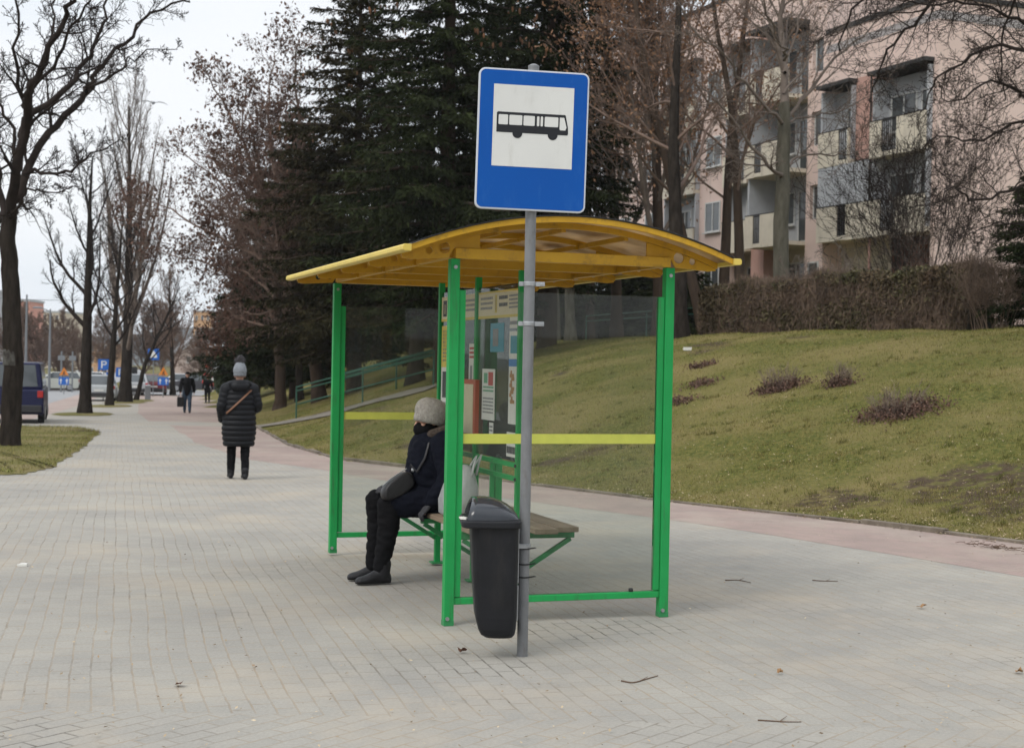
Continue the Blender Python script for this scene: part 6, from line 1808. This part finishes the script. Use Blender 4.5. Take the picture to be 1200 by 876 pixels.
# ------------------------------------------------------------------ signs, lamps, lights far down the street
M_lamp = mat('lamp_grey', (.20, .21, .22), .5, metal=.3)
M_sorange = mat('sign_orange', (.60, .20, .03), .5); M_sblue2 = mat('far_sign_blue', (.015, .11, .42), .5)
def sign_post(label, px, py_c, Y, w_, h_, kind, cat='road sign', letters=True, extra=None, group=None):
    c = at(px, py_c, Y); g = base_z(Y); r = thing('road_sign', label, cat, (c.x, c.y, g), radians(6), group); H = c.z - g
    MB().tube([(0, 0.03, -.1), (0, 0.03, H + h_ / 2)], .03, 10).build('pole', M_lamp, r)
    if kind == 'P':
        p = MB().prism(rrect(-w_/2, w_/2, H - h_/2, H + h_/2, .05), -.03, 0).build('sign_panel', M_sblue2, r)
        k = MB(); a, s = w_ * .2, h_ / .6
        k.prism([(-.13*s, H - .2*s), (-.06*s, H - .2*s), (-.06*s, H + .2*s), (-.13*s, H + .2*s)], -.034, -.0305)
        pts = [(-.058*s, H + .2*s)] + [(.06*s + .12*s * cos(t) * .9, H + .085*s + .115*s * sin(t)) for t in [pi/2 - pi * i / 10 for i in range(11)]] + [(-.058*s, H - .03*s)]
        inn = [(-.058*s, H + .03*s)] + [(.05*s + .065*s * cos(t) * .9, H + .085*s + .055*s * sin(t)) for t in [-pi/2 + pi * i / 10 for i in range(11)]] + [(-.058*s, H + .14*s)]
        for i in range(len(pts) - 1):
            q0, q1 = pts[i], pts[i+1]; r0 = inn[len(inn)-1-i]; r1 = inn[len(inn)-2-i]
            k.prism([q0, q1, r1, r0], -.034, -.0305)
        k.build('letter', M_swhite, p)
    elif kind == 'work':
        t = w_ / 2; zc = H + .22
        p = MB().prism([(-t, zc - t * .8), (t, zc - t * .8), (0, zc + t * .95)], -.03, 0).build('warning_panel', M_sorange, r)
        m_ = MB().prism([(-.10, zc - .24), (-.03, zc - .05), (.03, zc + .06), (.07, zc + .02), (.03, zc - .10), (.12, zc - .24), (.06, zc - .24), (.0, zc - .14), (-.05, zc - .24)], -.034, -.0305); m_.build('pictogram', M_sblack, p)
        z2 = H - .42
        p2 = MB().prism(rrect(-w_ * .55, w_ * .55, z2 - .26, z2 + .26, .04), -.03, 0).build('blue_panel', M_sblue2, r)
        a_ = MB()
        for sx in (-.2, .2):
            a_.prism([(sx - .03, z2 - .18), (sx + .03, z2 - .18), (sx + .03, z2 + .02), (sx + .10, z2 + .02), (sx, z2 + .18), (sx - .10, z2 + .02), (sx - .03, z2 + .02)], -.034, -.0305)
        a_.build('arrows', M_swhite, p2)
    elif kind == 'blue':
        p = MB().prism(rrect(-w_/2, w_/2, H - h_/2, H + h_/2, .04), -.03, 0).build('sign_panel', M_sblue2, r)
        MB().prism([(-w_ * .3, H - h_ * .3), (w_ * .3, H - h_ * .3), (w_ * .3, H - h_ * .1), (0, H + h_ * .35), (-w_ * .3, H - h_ * .1)], -.034, -.0305).build('symbol', M_swhite, p)
    return r
sign_post('blue parking sign with a white P above the parked silver hatchback', 121.5, 427, 84, .62, .62, 'P')
sign_post('smaller blue P sign beside the stout broom-shaped tree trunk', 141.5, 436, 90, .58, .58, 'P')
sign_post('small blue sign low behind the silver hatchback', 128.5, 440, 92, .4, .45, 'blue')
sign_post('blue sign with a white symbol above the slender leaning tree', 180, 415, 98, .75, .75, 'blue')
sign_post('orange roadworks triangle over a blue lane panel near the path end', 191.5, 439, 96, .62, .6, 'work')
sign_post('orange roadworks triangle over a blue panel across the road at left', 75, 439, 100, .62, .6, 'work')
tl = at(157, 443.5, 101)
t_ = thing('traffic_light', 'traffic light showing green beside the leaning tree', 'traffic light', (tl.x, tl.y, base_z(101)), radians(8)); H = tl.z - base_z(101)
MB().tube([(0, .12, -.1), (0, .12, H + .4)], .05, 10).build('pole', M_lamp, t_)
hs = MB().prism(rrect(-.22, .22, H - .28, H + .82, .05), -.12, .06).build('signal_head', M_bump, t_)
M_golight = emit_mat('green_signal', (.05, .9, .55), 2.2)
for z, M in ((H, M_golight), (H + .30, M_darkmetal), (H + .6, M_darkmetal)):
    k = MB(); k.lathe([(.02, 0), (.115, 0), (.10, .02), (.02, .03)], 16); k.v = [(x, -.121 - zz, z + y) for x, y, zz in k.v]; k.build('lens', M, hs)
    k = MB(); k.lathe([(.125, 0), (.14, 0), (.14, .12), (.125, .12)], 16); k.v = [(x, -.125 - zz * (1 if y > -.02 else .3), z + y) for x, y, zz in k.v]; k.build('visor', M_bump, hs)
def lamp(label, px, ptop, Y, arm):
    c = at(px, ptop, Y); g = base_z(Y); r = thing('street_lamp', label, 'street lamp', (c.x, c.y, g)); H = c.z - g
    MB().tube([(0, 0, -.1), (0, 0, H * .5), (0, 0, H)], [.11, .09, .06], 12).build('pole', M_lamp, r)
    if arm:
        MB().tube([(0, 0, H - .2), (arm * .5, 0, H + .05), (arm, 0, H + .08)], .04, 8).build('arm', M_lamp, r)
        MB().loft([rr_ring(arm - .1, arm + .6, .13, H + .03, .06, 4), rr_ring(arm - .1, arm + .6, .15, H + .10, .06, 4), rr_ring(arm, arm + .5, .08, H + .17, .04, 4)]).build('lamp_head', M_lamp, r)
lamp('tall grey pole with overhead wires right of the near trunk', 31.5, 345, 106, 0)
lamp('grey street lamp with an arm left of the second street tree', 59, 362, 110, -1.2)
p1 = at(31.5, 347, 106); p2 = at(59, 352, 110)
cb = MB(); A_ = at(-60, 344, 104); B_ = at(130, 350, 112)
cb.tube([A_.lerp(B_, i / 16) - Vector((0, 0, 1.0 * (1 - (2 * i / 16 - 1) ** 2) * .25)) for i in range(17)], .018, 5)
tag(cb.build('overhead_wire', M_darkmetal), 'thin overhead wire strung between the poles at left', 'wire')
for px, lb_ in ((72, 'thin grey post beside the yellow-green service car'), (85, 'pale grey post left of the second street tree base')):
    c = at(px, 425, 108); r = thing('traffic_post', lb_, 'post', (c.x, c.y, base_z(108)), 0)
    MB().tube([(0, 0, 0), (0, 0, 3.0)], .06, 10).build('pole', M_lamp, r); MB().box((.0, -.02, 2.5), (.5, .06, .35)).build('sign_panel', M_lamp, r)
q = G(173, 468)
pl_ = thing('pillar_bin', 'grey square concrete pillar bin at the pavement edge far left', 'bin', (q.x, q.y, base_z(q.y)), SRZ)
MB().loft([rr_ring(-.17, .17, .17, 0, .03, 3), rr_ring(-.17, .17, .17, .78, .03, 3)]).build('bin_body', M_lamp, pl_, bevel=.01)
MB().loft([rr_ring(-.19, .19, .19, .781, .03, 3), rr_ring(-.19, .19, .19, .86, .03, 3), rr_ring(-.12, .12, .12, .90, .03, 3)]).build('bin_lid', M_rim, pl_)
# low clipped hedge, shrubs and trees across the road
M_fhedge = mat('far_hedge', (.075, .055, .04), .95, scale=2, col2=(.035, .026, .02), bump=1, bscale=8)
lh = MB(); a = at(52, 452, 114); b = at(112, 452, 118); a.z = base_z(114); b.z = base_z(118); rings = []
for i in range(25):
    p = a.lerp(b, i / 24); hh = .75 + .12 * sin(i * 1.9) + .08 * sin(i * 4.3)
    rings.append([p + Vector((0, -.5, 0)), p + Vector((0, -.5, hh * .7)), p + Vector((0, -.2, hh)), p + Vector((0, .3, hh)), p + Vector((0, .5, 0))])
lh.loft(rings); tag(lh.build('low_hedge', M_fhedge), 'low brown hedge across the road behind the blue van', 'hedge')
S_far = Spec([0, 5, 4, 3, 3], [.05, .14, .18, .2, .2], [.02, .06, .05, .02, .02], [34, 14, 9, 0, 0], [.15, .1, .1, .1, 0], [.8, .65, .65, .6, .6], [.42, .42, .5, .5, .5], [.5, .5, .55, .6, .6], minr=.022, maxlev=3)
far_labels = ['brownish bare tree mass left of the tall wire pole', 'rounded bare tree right of the tall wire pole across the road', 'bare tree behind the street lamp with an arm', 'bare tree behind the second street tree, across the road', 'bare tree between the parking signs in the distance', 'bare tree over the parked cars at the far crossing', 'dense bare tree left of the distant white-roofed house', 'bare tree in front of the distant white-roofed house']
for i, (px, Y, H) in enumerate(((12, 122, 6.5), (45, 130, 6.8), (70, 135, 6.0), (95, 140, 7.0), (120, 150, 7.0), (168, 150, 8.0), (190, 160, 8.5), (236, 175, 6.0))):
    p = at(px, 430, Y); b_ = Vector((p.x, p.y, base_z(Y)))
    free_tree('distant_tree', far_labels[i], px, Y, H, .16, S_far, 400 + i, M_bark_brown, M_twig_brown, base=b_, group='distant trees across the road')
M_bushg = mat('evergreen_bush', (.05, .075, .03), .8, scale=1, col2=(.03, .045, .02), island=.5)
b_ = Vector((G(256, 466).x + .6, G(256, 466).y, 0)); b_.z = gz(b_.x, b_.y)
rs = np.random.RandomState(5); n = 9000
B = rs.normal(0, 1, (n, 3)); B /= np.linalg.norm(B, axis=1, keepdims=True); B *= rs.uniform(.55, 1.05, (n, 1)); B *= np.array([.9, .9, 1.1]); B[:, 2] += 1.0; B = B[B[:, 2] > 0]; n = len(B)
a_ = rs.normal(0, 1, (n, 3)); a_ /= np.linalg.norm(a_, axis=1, keepdims=True); c_ = np.cross(a_, rs.normal(0, 1, (n, 3))); c_ /= np.linalg.norm(c_, axis=1, keepdims=True)
Vb = np.stack([B - a_ * .07, B + c_ * .04, B + a_ * .07, B - c_ * .04], 1).reshape(-1, 3)
br = thing('evergreen_bush', 'green rounded bush at the far right edge of the path under the conifers', 'bush', b_)
link_mesh('foliage', raw_mesh('foliage', Vb, np.arange(len(Vb)), 4), M_bushg, br)
MB().tube([(0, 0, -.1), (0, 0, 1.2)], [.06, .03], 8).build('stem', M_bark_brown, br)
# red and white barrier boards by the crossing
M_red = mat('barrier_red', (.5, .05, .04), .5); q = at(247, 440, 104)
rb_ = thing('road_barrier', 'red and white barrier boards at the crossing right of the walking man', 'barrier', (q.x, q.y, base_z(104)), radians(-10))
for i in range(6):
    MB().box((.0 + (i % 2) * .35 - .2, 0, .9 + i * .3), (.9 - .08 * i, .04, .2), rot=Matrix.Rotation(radians(-18 if i % 2 else 14), 3, 'Y')).build('board', M_red if i % 2 == 0 else M_swhite, rb_)
for x in (-.45, .45): MB().tube([(x, .05, -.05), (x, .05, 2.5)], .035, 8).build('pole', M_lamp, rb_)
# light metal bench frame at the path edge
q = G(256, 471); bf = thing('metal_bench', 'pale metal frame bench at the right edge of the far path', 'bench', (q.x + .5, q.y, gz(q.x + .5, q.y)), radians(13))
MB().box((0, 0, .43), (.4, 1.5, .04)).build('seat', M_rim, bf); MB().box((.2, 0, .75), (.04, 1.5, .3), rot=Matrix.Rotation(.15, 3, 'Y')).build('backrest', M_rim, bf)
for y in (-.65, .65): MB().tube([(-.17, y, -.05), (-.17, y, .41)], .02, 6).tube([(.17, y, -.05), (.17, y, .41), (.2, y, .62)], .02, 6).build('leg_frame', M_rim, bf)

# ------------------------------------------------------------------ distant buildings and hill
M_hroof = mat('pale_roof', (.62, .66, .70), .7, scale=.5, col2=(.52, .56, .6)); M_hwall = mat('house_wall', (.42, .34, .29), .9, scale=.4, col2=(.36, .27, .24))
M_fcream = mat('far_cream', (.58, .50, .37), .9, scale=.2, col2=(.52, .45, .34)); M_fsal = mat('far_salmon', (.55, .27, .20), .9, scale=.2, col2=(.5, .24, .18)); M_fgrey = mat('far_grey', (.42, .43, .43), .9, scale=.2, col2=(.36, .37, .37)); M_fochre = mat('far_ochre', (.5, .30, .15), .9, scale=.2, col2=(.42, .25, .13))
q = at(230, 420, 290); g = base_z(290) - .5
hs_ = thing('house', 'distant house with a pale roof and a small attic window in its gable', 'house', (q.x, q.y, g), radians(20))
za = at(230, 396, 290).z - g; ze = at(230, 412, 290).z - g
MB().prism([(-2.9, 0), (2.9, 0), (2.9, ze), (0, za - .15), (-2.9, ze)], 0, 11).build('wall', M_hwall, hs_)
rf = MB()
for s in (-1, 1): rf.prism([(0, za), (s * 3.4, ze - .35), (s * 3.4, ze - .15), (0, za + .22)], -.4, 11.4)
rf.build('roof', M_hroof, hs_)
def fwin(x, z, w_, h_, y, par):
    f = MB().box((x, y - .02, z), (w_, .08, h_)).build('window', M_frame, par); MB().box((x, y - .065, z), (w_ * .8, .02, h_ * .85)).build('pane', M_pane, f)
fwin(0, za - 1.3, .7, 1.0, 0, hs_)
for x in (-1.5, 1.4): fwin(x, ze - 1.6, .9, 1.3, 0, hs_)
def block(label, px0, px1, ptop, Y, depth, M, rz, nf, nc):
    a = at(px0, 420, Y); b = at(px1, 420, Y); g = base_z(Y) - 1; r = thing('tower_block', label, 'apartment building', (a.x, a.y, g), rz)
    W_ = (b.x - a.x) / cos(rz); H_ = at(px0, ptop, Y).z - g
    MB().box2(0, W_, 0, depth, 0, H_).build('wall', M, r); MB().box2(-.2, W_ + .2, -.2, depth + .2, H_, H_ + .5).build('roof', M_fgrey, r)
    for i in range(nc):
        for j in range(nf): fwin(W_ * (i + .5) / nc, H_ * (j + .6) / nf, W_ / nc * .45, 1.4, 0, r)
block('far cream block of flats behind the bare trees at left', 34, 78, 366, 380, 14, M_fcream, radians(-4), 5, 6)
block('far salmon-coloured block between the near trunk and the wire pole', -22, 33, 352, 340, 12, M_fsal, radians(3), 6, 6)
block('far grey-white block at the extreme left edge', -70, -12, 340, 300, 12, M_fgrey, radians(3), 6, 6)
block('far ochre building behind the second street tree', 96, 128, 402, 300, 10, M_fochre, 0, 3, 4)
block('far brownish block on the hill above the pale-roofed house', 226, 246, 365, 430, 12, M_fochre, radians(6), 4, 3)
block('far white block just behind the pale-roofed house', 231, 262, 386, 360, 12, M_hroof, radians(6), 3, 4)
M_hill = mat('far_hill', (.10, .115, .12), 1.0, scale=.02, col2=(.075, .085, .085))
hx_ = np.linspace(-520, 300, 60); hy_ = np.linspace(560, 1000, 14)
def hz_(X, Y):
    t = (Y - 560) / 440; top = 22 + 9 * np.sin(X * .012 + 1) + 5 * np.sin(X * .031)
    top = top * np.clip((X + 520) / 90, 0, 1) * np.clip((300 - X) / 90, 0, 1)
    return -4 + (top + 4) * np.sin(np.clip(t * 1.4, 0, 1) * pi / 2)
grid_mesh('hill', hx_, hy_, hz_, M_hill)

# ------------------------------------------------------------------ damp winter air
hz = MB().box2(-700, 600, -80, 1100, -12, 48).build('haze', None, kind='stuff')
hz.data.materials.clear()
HM = bpy.data.materials.new('winter_haze'); HM.use_nodes = True; hn_ = HM.node_tree; hn_.nodes.remove(hn_.nodes['Principled BSDF'])
vp = hn_.nodes.new('ShaderNodeVolumePrincipled'); vp.inputs['Color'].default_value = (.95, .96, 1, 1); vp.inputs['Density'].default_value = .0002
hn_.links.new(vp.outputs['Volume'], hn_.nodes['Material Output'].inputs['Volume']); hz.data.materials.append(HM)

# ------------------------------------------------------------------ small things
M_gull = mat('gull_grey', (.22, .23, .25), .8)
bp = at(180, 121, 58); bd = thing('bird', 'grey bird gliding in the pale sky left of the conifers', 'bird', bp, radians(25))
q = MB(); q.tube([(0, -.20, 0), (0, -.12, .01), (0, 0, .015), (0, .12, .01), (0, .18, .0), (0, .22, -.01)], [.012, .04, .055, .05, .03, .006], 10); q.build('body', M_gull, bd, smooth=True)
for s in (-1, 1):
    wv_ = MB(); wv_.loft([[(s * x, .06 - c + k, z + (.004 if j else -.004)) for j, (k, c) in enumerate(((.07, 0), (.07, w_)))] + [(s * x, .06 - w_ + .07, z - .004)] for x, w_, z in ((.03, .15, .02), (.22, .14, .08), (.42, .10, .06), (.58, .02, .0))])
    wv_.build('wing', M_gull, bd)
M_stick = mat('stick_bark', (.12, .075, .05), .9)
def twig(label, pts, r):
    P_ = [G(*p) for p in pts]; P_ = [Vector((p.x, p.y, base_z(p.y) + r)) for p in P_]; o = P_[0].copy()
    k = MB(); q, rr = smooth_poly([p - o for p in P_], [r] * len(P_), 4); k.tube(q, [r * (1 - .5 * i / len(q)) for i in range(len(q))], 6)
    a_ = q[len(q) // 2]; k.tube([a_, a_ + Vector((.05, .09, r))], [r * .6, r * .3], 5)
    ob = k.build('twig', M_stick, smooth=True); ob.location = o; tag(ob, label, 'twig', 'twigs on the paving')
twig('crooked brown twig on the paving below the right shelter post', [(728, 798), (742, 800), (757, 796), (771, 792)], .004)
twig('longer straight twig on the paving near the bottom edge', [(888, 844), (905, 845), (922, 846), (939, 846)], .0035)
twig('small twig on the paving right of the shelter', [(850, 680), (866, 680), (880, 683)], .004)
twig('short dark twig on the grey paving behind the shelter', [(952, 680), (968, 681), (982, 681)], .004)
M_dleaf = mat('brown_leaf', (.12, .055, .03), .8, scale=40, col2=(.07, .03, .02)); M_tleaf = mat('tan_leaf', (.36, .21, .10), .8, scale=40, col2=(.26, .15, .07))
def leaf(label, px, py, s, M, rz):
    p = G(px, py); V = []; Fc = []
    out = [(0, -1), (.35, -.6), (.62, -.1), (.5, .35), (.2, .8), (0, 1.1), (-.2, .8), (-.5, .35), (-.62, -.1), (-.35, -.6)]
    rng = random.Random(int(px))
    V = [(0, 0, .012)] + [(x * s, y * s, .006 + rng.uniform(0, .028)) for x, y in out]
    k = MB(); k.v = V + [(x, y, z + .0012) for x, y, z in V]; n = 10
    for i in range(n):
        a, b = 1 + i, 1 + (i + 1) % n
        k.f += [(0, b, a), (11, 11 + a, 11 + b), (a, b, 11 + b, 11 + a)]
    me = bpy.data.meshes.new('leaf'); me.from_pydata(k.v, [], k.f); o = link_mesh('leaf', me, M)
    o.location = (p.x, p.y, base_z(p.y) + .002); o.rotation_euler = (0, 0, rz); tag(o, label, 'leaf', 'leaves on the paving')
leaf('brown curled leaf alone on the paving at lower left', 210, 804, .034, M_dleaf, .4)
leaf('dark dry leaf on the paving just left of the pole base', 542, 765, .026, M_dleaf, 1.4)
leaf('tan leaf on the paving well right of the shelter', 1080, 713, .034, M_tleaf, 1.2)
leaf('tan leaf near the lower right, under the crooked twig', 914, 790, .022, M_tleaf, 2.2)
leaf('orange-brown leaf at the right edge of the paving', 1194, 789, .032, M_tleaf, .2)
p = G(27, 663); k = MB(); rng = random.Random(6)
k.loft([[(x * .032 + rng.uniform(-.006, .006), y * .03, z * .6) for x, y in ((-1, -1), (1, -.8), (.8, 1), (-.7, .9))] for z in (0, .012, .03)]); o = k.build('paper_scrap', M_paper); o.location = (p.x, p.y, base_z(p.y) + .002); tag(o, 'white crumpled paper scrap on the paving at far left', 'paper scrap')
p = bankpoint(805, 411); k = MB(); k.loft([[(x * .09 + rng.uniform(-.02, .02), y * .08, z) for x, y in ((-1, -1), (1, -.8), (.8, 1), (-.7, .9))] for z in (0, .03, .07)]); o = k.build('paper_scrap', M_paper); o.location = (p.x, p.y, p.z); tag(o, 'white paper scrap high on the bank beside the shelter post', 'paper scrap')
for px, py, l, s_ in ((1180, 640, 'heap of dry twigs and leaves on the paving against the kerb', 1.0),):
    p = G(px, py + 4); rng = random.Random(77); polys = []
    for i in range(60):
        x = rng.gauss(0, .38); q0 = Vector((x, -.62 * x * .0 + rng.gauss(0, .07), rng.uniform(.002, .03))); a = rng.uniform(0, pi); ln = rng.uniform(.04, .16)
        q1 = q0 + Vector((cos(a) * ln, sin(a) * ln, rng.uniform(-.005, .02))); polys.append(([q0, (q0 + q1) / 2 + rvec(rng) * .006, q1], [.0035, .003, .002], 4))
    V_, F_ = tubes_mesh(polys); o = link_mesh('twig_heap', raw_mesh('twig_heap', V_, F_, 4), M_stick); o.location = (p.x, p.y, base_z(p.y) + .003); o.rotation_euler = (0, 0, radians(122)); o['kind'] = 'stuff'; o['label'] = l
# painted patch on the bark of the near tree
tr1 = [o for o in bpy.data.objects if o.name == 'street_tree'][0]
c = at(14.6, 418, 29.0) - tr1.location; k = MB(); rr_ = .182
rg = []
for z in (-.17, -.08, 0, .08, .17):
    rg.append([Vector((c.x + (rr_ + .004) * sin(a), c.y - (rr_ + .004) * cos(a), c.z + z)) for a in np.linspace(-1.0, 1.0, 12)])
vv = [p for r_ in rg for p in r_]; k.add(vv, [(i*12+j, i*12+j+1, (i+1)*12+j+1, (i+1)*12+j) for i in range(4) for j in range(11)])
k.build('painted_mark', mat('faded_white_mark', (.115, .112, .10), .95, scale=9, col2=(.03, .026, .022)), tr1)
# grass pits round the further street trees
for nm in ('street_tree.001', 'street_tree.002', 'street_tree.003', 'street_tree.004'):
    o = bpy.data.objects[nm]; x, y = o.location.x, o.location.y; rng = random.Random(nm)
    pts = []
    for i in range(28):
        a = 2 * pi * i / 28; r_ = 1 + rng.uniform(-.12, .12); pts.append((x + .95 * r_ * cos(a) * 1.1 - .2 * sin(a), y + 2.4 * r_ * sin(a)))
    patch_mesh('grass_pit', pts, .05, M_verge, 5)
